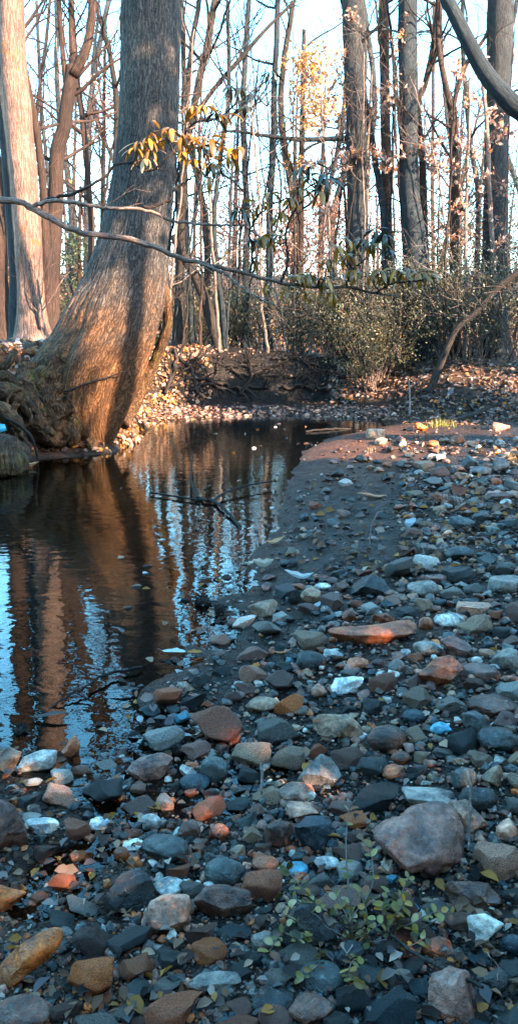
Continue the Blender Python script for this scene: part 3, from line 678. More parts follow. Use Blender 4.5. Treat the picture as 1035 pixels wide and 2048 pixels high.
WH = [(278, 285, 'o', .13), (297, 275, 'g', .13), (320, 262, 'g', .15), (345, 262, 'g', .17), (368, 272, 'g', .16), (290, 318, 't', .10), (272, 300, 'o', .11), (385, 212, 'o', .12), (410, 212, 'g', .15), (432, 226, 'd', .13),
      (402, 292, 'd', .12), (418, 278, 'g', .15), (444, 278, 'o', .14), (470, 298, 'g', .14), (430, 330, 'd', .13), (402, 330, 'o', .12), (388, 318, 'o', .11), (480, 178, 'd', .13), (505, 190, 'd', .12), (462, 175, 'd', .11), (538, 145, 'd', .10),
      (540, 388, 'g', .14), (578, 398, 'g', .12), (598, 340, 'd', .13), (618, 355, 'o', .20), (652, 355, 'd', .20), (478, 422, 'd', .12), (500, 420, 'o', .12), (520, 475, 'o', .14), (545, 480, 'o', .13), (500, 478, 'd', .12), (532, 470, 'o', .13),
      (590, 552, 'o', .12), (612, 548, 'o', .14), (650, 560, 'o', .13), (672, 492, 'o', .13), (695, 512, 'o', .12), (702, 540, 'g', .14), (725, 480, 'd', .16), (752, 460, 'd', .17), (768, 470, 'd', .15), (758, 542, 'g', .15), (775, 545, 'o', .14),
      (792, 540, 'g', .15), (815, 540, 'o', .14), (838, 546, 'g', .13), (864, 550, 'g', .12), (742, 552, 'o', .14), (640, 555, 'd', .12), (536, 570, 'o', .10), (725, 545, 'o', .13)]
WH += [(455, 232, 'o', .12), (490, 215, 'd', .12), (455, 315, 'o', .13), (365, 305, 'o', .12), (420, 355, 'o', .11), (300, 300, 'g', .12), (560, 425, 'o', .12), (520, 405, 'g', .13), (596, 380, 'o', .14), (640, 385, 'o', .15), (620, 330, 'd', .14), (560, 470, 'o', .13), (505, 520, 'o', .12), (690, 480, 'o', .12), (740, 490, 'o', .14), (775, 500, 'd', .13), (655, 520, 'o', .12), (770, 555, 'g', .13), (850, 540, 'g', .13), (575, 575, 'o', .12), (610, 585, 'o', .12), (665, 585, 'o', .11)]
for k, (a, b, cc, sz) in enumerate(WH):
    whorl(a, b, 4.95 if a < 500 else (5.2 if a < 680 else 5.35), {'g': SUN_GOLD, 'o': OLV, 'd': DGR, 't': TANL}[cc], sz * 1.02, 500 + k)

# ------------------------------------------------------------------ background trees, each with its own trunk and crown
rng = np.random.default_rng(77)
land = [(20, 'the pale lichen tree'), (110, 'the brown forked tree'), (170, 'the forked tree on its right side'), (300, 'the big leaning tree'), (430, 'the slanted dark tree'), (560, 'the open sky gap'), (706, 'the first thick blue-grey trunk'), (815, 'the thick slate trunk'), (904, 'the Y-forked tree'), (990, 'the broad right trunk')]
cand = []
for k in range(26):
    px_ = (k + .5) / 26 * 1180 - 70 + rng.uniform(-9, 9); Y_ = rng.choice([17.5, 19.5, 22, 25, 28, 32, 37, 42]) + rng.uniform(-1, 1)
    cand.append((px_, Y_))
cnt = {}
hues = [('grey', B_GREY), ('slate', B_BLUE), ('dark', B_DARK), ('slate', B_BLUE), ('brown', B_BROWN)]
ords = ['nearest', 'second', 'third', 'fourth', 'fifth', 'sixth', 'seventh', 'eighth', 'ninth', 'tenth']
bydist = {}
for k, (px_, Y_) in enumerate(cand):
    j = int(np.argmin([abs(px_ - l[0]) for l in land])); side = 'right' if px_ > land[j][0] else 'left'
    bydist.setdefault((j, side), []).append((abs(px_ - land[j][0]), k))
lab = {}
for (j, side), lst in bydist.items():
    for r_, (_, k) in enumerate(sorted(lst)): lab[k] = (j, side, ords[min(r_, 9)])
for k, (px_, Y_) in enumerate(cand):
    hn, mt = hues[int(rng.integers(0, 5))]; wpx = rng.uniform(5, 15) * (20 / Y_) ** .5; j, side, od = lab[k]
    lean = rng.normal(0, 45)
    tree_px('background_tree', f'bare {hn} tree behind, {od} {side} of {land[j][1]}', Y_, [(px_ + lean, 0, wpx * .8), (px_ + lean * .55 + rng.normal(0, 16), 220, wpx), (px_ + rng.normal(0, 9), 430, wpx * 1.1), (px_, 620, wpx * 1.3)], mt,
            top=rng.uniform(7.5, 12), group='bare trees in the woods behind', nb=int(rng.integers(6, 10)), bl=(1.2, 3.2), br=.03, zfrom=2.2, seed=900 + k, sides=8, kids=(4, 4, 3), rough=.08)

# understory saplings: fine twiggy stems
cand = [(k + .5) / 44 * 1100 - 30 + rng.uniform(-12, 12) for k in range(44)]
bydist = {}
for k, px_ in enumerate(cand):
    j = int(np.argmin([abs(px_ - l[0]) for l in land])); side = 'right' if px_ > land[j][0] else 'left'; bydist.setdefault((j, side), []).append((abs(px_ - land[j][0]), k))
lab = {}
for (j, side), lst in bydist.items():
    for r_, (_, k) in enumerate(sorted(lst)): lab[k] = (j, side, ords[r_])
for k, px_ in enumerate(cand):
    Y_ = rng.uniform(13.5, 20) if px_ > 360 or rng.random() < .6 else rng.uniform(16, 22); j, side, od = lab[k]
    while gz(at_y(px_, 620, Y_)[0], Y_) < .8: Y_ += .4
    lean = rng.normal(0, 45); wpx = rng.uniform(2.5, 5)
    tree_px('twiggy_sapling', f'twiggy whip-thin sapling, {od} one {side} of {land[j][1]}', Y_, [(px_ + lean, rng.uniform(40, 250), wpx * .6), (px_ + lean * .5, 350, wpx), (px_, 620, wpx * 1.3)], [B_DARK, B_BROWN, B_TWIG, B_BLUE][k % 4],
            top=rng.uniform(5, 7.5), group='understory saplings', nb=15, bl=(.7, 1.7), br=.012, zfrom=1.6, seed=1300 + k, sides=6, kids=(5, 4, 3), rough=.1)

# trees still carrying rusty leaves
def leafy_tree(name, label, Y_, px_, ptop, wpx, cols, clus, size, seed, mat=B_BROWN, n=900, spread=.5):
    rng = np.random.default_rng(seed)
    t, Q = tree_px(name, label, Y_, [(px_ + 5, ptop, wpx * .6), (px_, 400, wpx), (px_ - 2, 620, wpx * 1.3)], mat, 9, None, nb=8, seed=seed, sides=8, zfrom=2.5)
    lf = MB(); C = []
    for a, b, s in clus:
        c = at_y(a, b, Y_ + rng.uniform(-.6, .6)); m = int(n * s); C.append(c + rng.normal(0, 1, (m, 3)) * np.array([spread, spread, spread * .5]) * math.sqrt(s))
    leaves(lf, np.concatenate(C), size, rng, cols, .5, .3); lf.build('leaves', M_DRY, t)
OR = [(.75, .36, .08), (.65, .30, .08), (.72, .45, .2), (.5, .25, .12)]
leafy_tree('oak', 'oak behind with clumps of orange leaves near the top middle', 21, 600, 60, 12, OR, [(620, 130, .8), (608, 125, .3), (635, 160, .5), (625, 215, .8), (600, 180, .2), (640, 210, .4), (600, 330, .3), (615, 250, .2)], .11, 61, n=420, spread=.42)
PK = [(.38, .18, .12), (.34, .16, .11), (.46, .26, .20), (.28, .12, .08)]
leafy_tree('oak', 'oak far behind with reddish leaves seen left of the leaning tree', 24, 205, 100, 9, PK, [(205, 190, .6), (195, 235, .7), (180, 260, .4), (215, 205, .4), (190, 170, .3)], .09, 62, n=420, spread=.5)
leafy_tree('oak', 'oak with pinkish brown leaves low behind the sky gap', 24, 640, 260, 9, PK, [(660, 430, 1), (620, 460, 1), (680, 470, 1), (560, 420, .6), (600, 500, 1), (640, 520, 1), (560, 500, .8), (690, 410, .4)], .10, 63, n=560, spread=.7)
leafy_tree('oak', 'oak with faded rusty leaves directly right of the dark slanted tree', 26, 470, 230, 8, PK, [(480, 400, .7), (500, 450, .8), (450, 480, .8), (520, 520, .8), (420, 440, .6), (420, 540, .8)], .10, 64, n=480, spread=.7)
leafy_tree('oak', 'oak with brown leaves beyond the Y-forked tree', 26, 915, 260, 8, PK, [(920, 280, .4), (900, 360, .4), (890, 440, .5), (940, 470, .4), (760, 450, .4)], .10, 65, n=420, spread=.6)
EV = [(.06, .09, .05), (.04, .07, .04), (.09, .11, .05)]
leafy_tree('holly', 'small green holly between the pale tree and the leaning tree', 17, 160, 430, 6, EV, [(150, 480, .5), (175, 500, .5), (135, 520, .4), (150, 560, .5)], .07, 66, n=420, spread=.3)
leafy_tree('holly', 'tall dark evergreen far back filling the gap beside the broad right trunk', 27, 905, 340, 10, EV, [(950, 330, .5), (930, 400, .8), (960, 430, .9), (1020, 380, .9), (1010, 450, 1), (960, 500, 1), (880, 500, .6), (870, 440, .4)], .10, 67, n=600, spread=.8)

# far woods: the uncountable mass beyond
mb = MB(); rng = np.random.default_rng(8)
for k in range(130):
    Y_ = rng.uniform(45, 95); x = rng.uniform(-.55, .55) * Y_ * 1.2; z = gz(x, Y_); h = rng.uniform(8, 15); r = rng.uniform(.06, .2)
    P = wander((x, Y_, z - .2), (rng.normal(0, .05), 0, 1), h, 7, .035, .02, rng); tube(mb, P, np.linspace(r, .03, 7), 5, None, False)
    for j in range(9):
        i = rng.integers(1, 6); az = rng.uniform(0, 6.28); grow(mb, P[i], norm(np.array([math.cos(az), math.sin(az), .7])), rng.uniform(1.5, 3.5), .035, 1, rng, kids=(5, 4))
fw = mb.build('far_woods', B_BROWN); tag(fw, kind='stuff')
ug = MB(); rng = np.random.default_rng(9); n = 42000
yy = rng.uniform(18.5, 60, n) ** 1.0; xx = rng.uniform(-.5, .5, n) * yy * 1.1; zz_ = ground_h(xx, yy) + np.abs(rng.normal(0, 1, n)) * (.35 + .9 * vnoise(xx * .5, yy * .4, 61)) * (1 + yy * .012)
leaves(ug, np.stack([xx, yy, zz_], -1), .13, rng, PK + OR + [(.18, .12, .07), (.12, .14, .07), (.3, .2, .13)], .5, .2)
tag(ug.build('undergrowth', M_DRY), kind='stuff')

th = MB(); rng = np.random.default_rng(10)
for k in range(620):
    Y_ = rng.uniform(18.5, 38); x = rng.uniform(-.42, .42) * Y_; z = gz(x, Y_)
    grow(th, (x, Y_, z - .05), norm(np.array([rng.normal(0, .28), rng.normal(0, .2), 1])), rng.uniform(1.2, 4.2), rng.uniform(.006, .016), 2, rng, .03, .15, (5, 4), None, None, .003)
tag(th.build('thicket', mat_bark('bark_thicket', (.05, .03, .025), (.26, .17, .14), 60)), kind='stuff')

# ------------------------------------------------------------------ shrubs on the far and right banks
SH = [[(.060, .068, .032), (.085, .088, .040), (.035, .044, .022), (.13, .105, .045)], [(.034, .046, .032), (.052, .062, .040), (.022, .032, .024), (.085, .08, .05)], [(.095, .090, .036), (.15, .12, .045), (.055, .058, .026)]]
def shrub(label, px_, Y_, hgt, wid, seed, pal, n=2700, size=.052, name='evergreen_shrub', grp='shrubs along the far bank'):
    rng = np.random.default_rng(seed); x = at_y(px_, 700, Y_)[0]; z = gz(x, Y_); t = thing(name, label, 'shrub', (x, Y_, z), grp)
    st = MB(); tips = []
    for k in range(20):
        az = rng.uniform(0, 6.28); d = norm(np.array([math.cos(az) * wid * .55, math.sin(az) * wid * .5, hgt])); grow(st, (x + rng.normal(0, .1), Y_ + rng.normal(0, .1), z - .05), d, hgt * rng.uniform(.5, .85), .012, 2, rng, .03, .14, (5, 4, 3), None, tips, .0022)
    st.build('stems', B_TWIG if seed % 4 else B_DARK, t)
    T_ = np.array(tips); lf = MB()
    C = T_[rng.integers(0, len(T_), n)] + rng.normal(0, .07, (n, 3)); m = n // 3
    ph = rng.uniform(0, 6.28, m); rr = np.sqrt(rng.random(m)) * wid * .6; hh = rng.random(m) ** .8 * hgt * .8
    C2 = np.stack([x + rr * np.cos(ph), Y_ + rr * np.sin(ph), z + hh], -1)
    keep = vnoise(C2[:, 0] * 3, C2[:, 2] * 3 + C2[:, 1], seed) > .58
    leaves(lf, np.concatenate([C, C2[keep]]), size, rng, SH[pal], .42, .15); lf.build('foliage', M_LEAF, t)
shl = [('low evergreen shrub right behind the dark leaning sapling', 455, 19, 1.4, 1.6, 2), ('evergreen shrub filling the bank top left of the dark leaning sapling', 372, 18.5, 1.3, 1.3, 0), ('green shrub on the far bank under the sky gap', 520, 18.4, 1.5, 1.7, 0),
       ('dense teal-green shrub spilling over the dark undercut bank', 600, 17.2, 1.7, 1.8, 1), ('twiggy shrub at the foot of the first thick blue-grey trunk', 680, 16.6, 1.9, 1.8, 0), ('broad dark shrub hanging to the water right of the undercut', 655, 15.6, 1.3, 1.3, 1),
       ('tangled shrub between the thick slate trunk and the first thick trunk', 760, 15.8, 2.0, 1.8, 0), ('shrub with pale arching stems on the leaf bank', 735, 14.4, 1.5, 1.2, 2), ('wide shrub in front of the thick slate trunk', 830, 15.2, 2.0, 1.8, 1),
       ('dark shrub below the Y-forked tree', 900, 14.6, 1.8, 1.5, 0), ('shrub crowding the leaning bare trunk on the right', 955, 14.2, 1.9, 1.6, 1), ('shrub at the right edge below the broad trunk', 1030, 13.9, 2.1, 1.6, 0), ('back row shrub under the tall dark evergreen', 985, 17.0, 2.6, 2.2, 1),
       ('back row shrub behind the thick slate trunk', 860, 18.5, 2.4, 2.4, 0), ('back row shrub behind the narrow upright trunk', 780, 19, 2.3, 2.2, 2), ('thin yellow-green shrub left of the pale lichen tree', -10, 15.5, 1.4, 1.2, 2), ('low shrub between the pale tree and the big leaning tree', 150, 17, 1.2, 1.6, 2), ('far shrub seen over the left bank behind the forked tree', 110, 21, 1.6, 2.0, 2)]
for k, (l, a, b, h_, w_, p_) in enumerate(shl): shrub(l, a, b + (1.5 if b < 15.7 else .4), h_ * 1.15, w_ * 1.15, 200 + k, p_)

# unseen evergreens added beside and behind the viewer to shade gravel and trunks
rng = np.random.default_rng(99)
EVT = []
def evergreen(label, x, y, h, r, z0, n, seed):
    rng = np.random.default_rng(seed); z = gz(x, y); t = thing('holly', label, 'tree', (x, y, z), 'hollies standing around the viewer'); mb = MB()
    P = wander((x, y, z - .1), (0, 0, 1), h, 10, .008 if z0 > 3 else .03, .05, rng); tube(mb, P, np.linspace(.20 if z0 > 3 else .14, .02, 10), 10, None, True); mb.build('trunk', B_GREY, t)
    m = n; hh = z0 + (h - z0) * rng.random(m) ** .85; rr = r * (1 - .75 * (hh - z0) / (h - z0)) * np.sqrt(rng.random(m)); ph = rng.uniform(0, 6.28, m)
    C = np.stack([x + rr * np.cos(ph), y + rr * np.sin(ph), z + hh], -1); lf = MB()
    leaves(lf, C, .20, rng, EV, .55, .2); br_ = MB()
    for k in range(14):
        a = rng.uniform(0, 6.28); i = rng.integers(2, 9); grow(br_, P[i], norm(np.array([math.cos(a), math.sin(a), .3])), r * .7, .03, 1, rng, kids=(4, 3))
    br_.build('branches', B_GREY, t); lf.build('foliage', M_LEAF, t)
SHADE = [(-4.9, 1.2, 5.5, 1.6, .2, 4000), (-5.2, -1.8, 7.0, 1.8, .2, 4500), (-2.6, -4.6, 7.0, 1.9, .2, 4500), (-.6, -3.4, 4.5, 1.4, .2, 3500), (7.4, 10.4, 5.0, 1.5, .2, 3500), (9.2, 8.2, 6.0, 1.6, .2, 3500), (7.8, 13.0, 4.6, 1.3, .2, 2500), (10.2, 12.6, 8.0, 1.7, .3, 4500), (6.4, 2.96, 12.5, 1.05, 7.2, 3600), (8.2, 8.6, 6.5, 1.2, .3, 1700), (5.6, 3.5, 3.3, .9, .2, 700), (6.3, 6.4, 3.6, .9, .3, 420), (7.3, 5.5, 4.4, .8, 1.2, 400), (4.6, 1.4, 4.8, 1.5, .2, 5200), (5.2, -.8, 7.5, 1.9, .2, 6000), (4.4, -3.2, 7.5, 1.9, .2, 6000), (7.0, .4, 6.2, 2.0, .3, 6000), (6.4, -2.6, 8.5, 2.1, .2, 6500), (3.2, -4.8, 7.5, 1.9, .2, 6000), (8.8, 1.1, 5.6, 1.9, .7, 5000), (1.2, -5.8, 7, 1.9, .2, 5500), (9.4, -.9, 9.5, 2.3, .3, 6500)]
SHW = ['on the near left bank beside the pool', 'on the left bank behind the viewer', 'behind the viewer to the left', 'low, just behind the viewer', 'on the right bank beside the leaf slope', 'on the right bank nearer the viewer', 'on the right bank level with the shrubs', 'tall, set back on the right bank', 'with a bare stem and a high crown beside the gravel', 'slender, halfway up the right bank', 'low and round between the gravel and the tall-stemmed one', 'low and sparse beside the sunlit bar', 'small and sparse behind the low one', 'beside the gravel', 'just behind the viewer on the right', 'behind the viewer', 'second row beside the gravel', 'second row behind the viewer', 'far behind the viewer', 'at the top of the right bank', 'behind the viewer on the centre line', 'tallest of the group, up the right bank']
for k, s in enumerate(SHADE): evergreen(f'dense dark holly {SHW[k]}', *s[:2], s[2], s[3], s[4], s[5], 700 + k)
# ------------------------------------------------------------------ stones
def mat_stone(attr=False):
    m, nt, out = newmat('gravel_mat' if attr else 'stone_mat')
    base = N(nt, 'Attribute', attribute_name='col').outputs['Color'] if attr else N(nt, 'ObjectInfo').outputs['Color']
    tc = N(nt, 'TexCoord').outputs['Object']
    if attr: v = tc; sc = 1
    else:
        rn = N(nt, 'ObjectInfo').outputs['Random']; cb = N(nt, 'CombineXYZ')
        for i in range(3): nt.links.new(math_(nt, 'MULTIPLY', rn, 17. + 9 * i), cb.inputs[i])
        ad = N(nt, 'VectorMath', operation='ADD'); nt.links.new(tc, ad.inputs[0]); nt.links.new(cb.outputs[0], ad.inputs[1]); v = ad.outputs[0]
    n1 = noise(nt, v, 14, 6, .68, .3); n2 = noise(nt, v, 75, 5, .68); n3 = noise(nt, v, 26, 4, .62, 1.2); n4 = noise(nt, v, 300, 2, .6)
    c = mixc(nt, 1.0, base, mixc(nt, mapr(nt, n1, .3, .7), (.24, .25, .28), (2.1, 1.9, 1.72)), 'MULTIPLY')
    c = mixc(nt, mapr(nt, n3, .56, .70, 0, .55), c, mixc(nt, 1., base, (3.0, 1.45, .8), 'MULTIPLY'))
    c = mixc(nt, 1.0, c, mixc(nt, mapr(nt, n2, .3, .7), (.62, .62, .62), (1.38, 1.38, 1.38)), 'MULTIPLY')
    c = mixc(nt, mapr(nt, n2, .64, .72, 0, .5), c, mixc(nt, .5, c, (.45, .43, .40)))
    vein = mapr(nt, math_(nt, 'ABSOLUTE', math_(nt, 'SUBTRACT', noise(nt, v, 11, 3, .5, .8), .5)), .0, .012, .55, 0)
    c = mixc(nt, math_(nt, 'MULTIPLY', vein, mapr(nt, n1, .5, .6)), c, mixc(nt, .6, c, (.5, .46, .42)))
    h = math_(nt, 'ADD', math_(nt, 'MULTIPLY', n1, 1.2), math_(nt, 'ADD', math_(nt, 'MULTIPLY', n2, .45), math_(nt, 'MULTIPLY', n4, .12)))
    r = mapr(nt, n3, .35, .65, .24, .66)
    princ(nt, out, c, r, h, .009, .5)
    return m
M_STONE = mat_stone(); M_GRAV = mat_stone(True)

def rock_shape(seed, sub=4, cuts=9, ang=.75, nz=.10, fine=.03):
    r = np.random.default_rng(seed); v, f = ICO[sub]; v = v.copy()
    for k in range(cuts):
        n = norm(r.normal(size=3) * [1, 1, .9]); h = r.uniform(ang - .18, ang + .14)
        d = v @ n - h; m = d > 0; v[m] -= n * (d[m] * .97)[:, None]
    v = v * (1 + nz * n3(v, 1.6, seed) + fine * n3(v, 6.5, seed + 1) + fine * .5 * n3(v, 15, seed + 2))[:, None]
    v -= (v.max(0) + v.min(0)) / 2; v /= (v.max(0) - v.min(0)) / 2
    return v, f

COLS = {'teal': (.062, .070, .068), 'grey': (.16, .135, .118), 'pale': (.46, .44, .41), 'white': (.95, .97, .97), 'rust': (.30, .080, .03), 'orange': (.56, .135, .020), 'mauve': (.21, .098, .074),
        'pink': (.46, .22, .145), 'brown': (.12, .048, .030), 'dark': (.024, .021, .019), 'blue': (.030, .062, .085), 'buff': (.29, .175, .11), 'bright blue': (.08, .30, .42)}
def flat_shape(seed):
    """angular slab outline, thin"""
    r = np.random.default_rng(seed); v, f = rock_shape(seed, 4, 6, .8, .05, .012); v = v.copy()
    v[:, 2] = np.clip(v[:, 2] * 2.2, -1, 1) * (1 + .04 * n3(v, 3, seed)); return v, f

PLACED = []      # (px, py, half width px, half height px)
def stone(px, py, w, h, col, label, seed, tilt=(0, 0), rz=None, kind='round', name='stone', cuts=None, hz=None, group=None, mesh=None, yaw=0.0, sink=.22):
    """w, h: apparent size in photo pixels; the stone's foot is put on the ground where its sight line lands"""
    p = hit1(px, py + h * .28); D = math.sqrt(p[0] ** 2 + p[1] ** 2 + (CAMZ - p[2]) ** 2); dep = (p @ np.array([0, CP, 0]) + (CAMZ - p[2]) * SP)
    a = math.atan2(CAMZ - p[2], math.hypot(p[0], p[1])); W = w * dep / F; H = h * dep / F
    dy = W * .78; zz = (H ** 2 - (dy * math.sin(a)) ** 2); zz = math.sqrt(zz) / math.cos(a) if zz > 0 else 0
    zz = float(np.clip(zz, .30 * W, 1.0 * W)) if hz is None else hz * W
    dy = min(dy, math.sqrt(max(H ** 2 - (zz * math.cos(a)) ** 2, (.35 * W * math.sin(a)) ** 2)) / math.sin(a))
    loc = np.array([p[0], p[1], p[2]]) ; loc[2] = p[2] + zz * (.5 - sink)
    if mesh is None:
        sub = 5 if w > 75 else 4
        v, f = flat_shape(seed) if kind == 'slab' else rock_shape(seed, sub, {'round': 5, 'block': 11, 'wedge': 14}[kind] if cuts is None else cuts, {'round': .86, 'block': .66, 'wedge': .60}[kind])
        cth, sth = math.cos(yaw), math.sin(yaw)
        v = v * np.array([W / 2, dy / 2, zz / 2])
        # roll about the sight direction (y) for stones lying on a slant
        v = np.stack([v[:, 0] * cth - v[:, 2] * sth, v[:, 1], v[:, 0] * sth + v[:, 2] * cth], -1)
        mb = MB(); mb.add(v, None, f, v[:, :2]); me = mb.mesh(name, (0, 0, 0)); me.materials.append(M_STONE); o = bpy.data.objects.new(name, me); o.location = loc
    else:
        o = mesh.copy(); o.location = loc; o.scale = (W / 2, dy / 2, zz / 2); o.rotation_euler = (tilt[0], tilt[1], 0)
    if mesh is None or not o.users_collection: COL.objects.link(o)
    cc = np.array(COLS[col]) * np.random.default_rng(seed).uniform(.55, 1.5); o.color = (*cc, 1); o['_w'] = [float(x) for x in loc]
    tag(o, label, 'stone', group or 'stones on the gravel bar'); PLACED.append((px, py, w / 2, h / 2)); return o

for _k in COLS: COLS[_k] = tuple(x * {'white': 1, 'orange': 1, 'teal': .8, 'dark': .8, 'blue': .8}.get(_k, 1.12) for x in COLS[_k])
def outline_stone(pts, col, label, seed, dep=.8, cuts=7, lift=0.0, h=.62, name='stone', rough=.05, sub=5):
    P = np.array(pts, float); c2 = (P.max(0) + P.min(0)) / 2; hpx = P[:, 1].max() - P[:, 1].min(); wpx = P[:, 0].max() - P[:, 0].min()
    g_ = hit1(c2[0], P[:, 1].max() - hpx * .18); d = ray(*c2); fwd = np.array([0, CP, -SP]); rt = np.array([1., 0, 0]); up = np.array([0, SP, CP])
    R_ = dep * math.sqrt(wpx * hpx) / 2 * (g_ @ fwd - CAMZ * fwd[2]) / F
    D = (g_ - [0, 0, CAMZ]) @ fwd + R_ * .35; s = D / F; C = np.array([0, 0, CAMZ]) + d / (d @ fwd) * D + [0, 0, lift]
    Q = (P - c2) * [1, -1]; asp = wpx / hpx; Q[:, 0] /= asp ** .5; Q[:, 1] *= asp ** .5; th = np.linspace(-PI, PI, 181); rr = np.full(181, 1e-3)
    for i in range(len(Q)):
        A_, B_ = Q[i], Q[(i + 1) % len(Q)]; e = B_ - A_; dx, dy = np.cos(th), np.sin(th); den = dx * e[1] - dy * e[0]; den = np.where(np.abs(den) < 1e-9, 1e-9, den)
        t_ = (A_[0] * e[1] - A_[1] * e[0]) / den; u_ = (A_[0] * dy - A_[1] * dx) / den; ok = (u_ >= -1e-6) & (u_ <= 1 + 1e-6) & (t_ > 0); rr = np.where(ok, np.maximum(rr, t_), rr)
    rr = np.convolve(np.concatenate([rr[-4:-1], rr, rr[1:4]]), np.ones(5) / 5, 'same')[3:-3]
    r = np.random.default_rng(seed); v, f = ICO[sub]; v = v.copy()
    for k in range(cuts):
        n = norm(np.array([r.normal() * .7, r.normal() * .7, r.uniform(.5, 1.2)])); hh = r.uniform(h - .1, h + .18); dd = v @ n - hh; m = dd > 0; v[m] -= n * (dd[m] * .97)[:, None]
    v = v * (1 + rough * n3(v, 2.2, seed) + .022 * n3(v, 8, seed + 3) + .01 * n3(v, 19, seed + 4))[:, None]
    a = np.arctan2(v[:, 1], v[:, 0]); k = np.interp(a, th, rr) * s; W = rt * (v[:, 0] * k * asp ** .5)[:, None] + up * (v[:, 1] * k / asp ** .5)[:, None] - fwd * (v[:, 2] * R_)[:, None]
    mb = MB(); mb.add(W, None, f, v[:, :2]); me = mb.mesh(name, (0, 0, 0)); me.materials.append(M_STONE); o = bpy.data.objects.new(name, me); o.location = C; COL.objects.link(o)
    o.color = (*COLS[col], 1); tag(o, label, 'stone', 'stones on the gravel bar'); PLACED.append((c2[0], c2[1], wpx / 2, hpx / 2)); return o
OUT = [
 ([(744,1668),(770,1650),(810,1640),(815,1625),(850,1612),(890,1608),(925,1625),(935,1660),(928,1700),(905,1730),(892,1765),(878,1780),(850,1775),(830,1745),(790,1720),(765,1695)], 'mauve', 'biggest mauve boulder with fractured faces, a twig leaning on its right side', 1.0, 9),
 ([(893,1605),(935,1600),(950,1620),(978,1650),(950,1675),(935,1684),(915,1650)], 'pink', 'pink craggy stone wedged against the right shoulder of the biggest boulder', .9, 7),
 ([(590,1572),(600,1550),(625,1525),(642,1507),(665,1520),(684,1548),(665,1570),(650,1592),(610,1590)], 'grey', 'pyramid-shaped grey stone with pinkish edges above the leafy seedling', .8, 8),
 ([(655,1257),(700,1252),(760,1248),(820,1238),(831,1250),(826,1268),(780,1285),(718,1298),(685,1292),(660,1275)], 'rust', 'long flat rust-coloured slab lying level above the white tile', .55, 5),
 ([(835,1350),(868,1318),(900,1310),(930,1335),(900,1362),(872,1386),(856,1374)], 'rust', 'tilted rust-orange block below the streaked grey-pink stone', .7, 6),
 ([(880,1280),(905,1270),(935,1285),(955,1315),(930,1327),(900,1314)], 'mauve', 'streaked grey-pink stone leaning behind the tilted orange block', .7, 6),
 ([(664,1353),(695,1353),(727,1355),(724,1368),(700,1386),(662,1393),(662,1372)], 'white', 'bright white flat tile-like stone', .45, 3),
 ([(624,1440),(645,1429),(700,1430),(718,1450),(738,1485),(725,1493),(690,1480),(640,1470),(626,1458)], 'buff', 'lumpy buff stone below the white tile, undercut with black shadow', .75, 6),
 ([(252,1538),(275,1518),(320,1506),(345,1515),(353,1545),(345,1565),(310,1572),(280,1562)], 'mauve', 'pinkish grey wedge with a shadowed underside by the puddles', .7, 6),
 ([(280,1848),(300,1805),(330,1792),(378,1792),(382,1835),(370,1872),(340,1884),(300,1870)], 'pink', 'smooth pinkish rounded-square stone, the palest large one at lower left', .7, 3),
 ([(-22,1962),(0,1930),(20,1905),(60,1880),(108,1856),(127,1864),(120,1890),(100,1915),(70,1935),(40,1965),(10,1990),(-15,1988)], 'orange', 'long bright orange stone slanting up to the right at the lower left', .5, 5),
 ([(-25,1620),(0,1600),(25,1612),(45,1650),(56,1690),(45,1718),(0,1722),(-25,1700)], 'brown', 'large brown stone with a rusty rim cut by the left edge', .8, 6),
 ([(-20,1775),(0,1772),(30,1780),(54,1785),(35,1805),(0,1830),(-20,1825)], 'orange', 'small bright orange pointed stone cut by the left edge', .6, 5),
 ([(857,1950),(900,1935),(940,1945),(960,2000),(950,2060),(860,2060),(853,2000)], 'mauve', 'large mauve slab standing at the bottom right', .6, 7),
 ([(932,1835),(970,1828),(1008,1850),(975,1882),(950,1902),(938,1870)], 'pale', 'pale bluish stone tapering downward below the brick-shaped one', .7, 6),
 ([(885,1775),(900,1765),(990,1768),(1002,1800),(985,1822),(900,1814)], 'brown', 'brick-shaped brown stone with a rusty top under the biggest boulder', .7, 6),
 ([(387,1800),(410,1775),(450,1772),(500,1785),(505,1820),(470,1845),(430,1840),(400,1830)], 'brown', 'dark brown-and-blue stone right of the rounded-square pink one', .8, 5),
 ([(373,1965),(400,1950),(440,1945),(482,1950),(480,1975),(440,1990),(390,1982)], 'grey', 'lumpy blue-grey elongated stone near the bottom centre', .7, 5),
 ([(30,1548),(45,1515),(85,1500),(115,1500),(110,1530),(80,1555)], 'pale', 'blue-grey flat stone at the water edge on the left', .6, 6),
 ([(-22,1500),(20,1495),(45,1505),(25,1545),(0,1570),(-22,1560)], 'buff', 'two-toned stone cut by the left edge beside the flat blue-grey one', .6, 6),
 ([(112,1520),(135,1485),(152,1468),(161,1490),(155,1530),(130,1538)], 'rust', 'rust-brown shard standing in the shallow water at left', .5, 5),
]
for k, (p_, c_, l_, dp, ct) in enumerate(OUT): outline_stone(p_, c_, l_, 5100 + k, dp, ct)
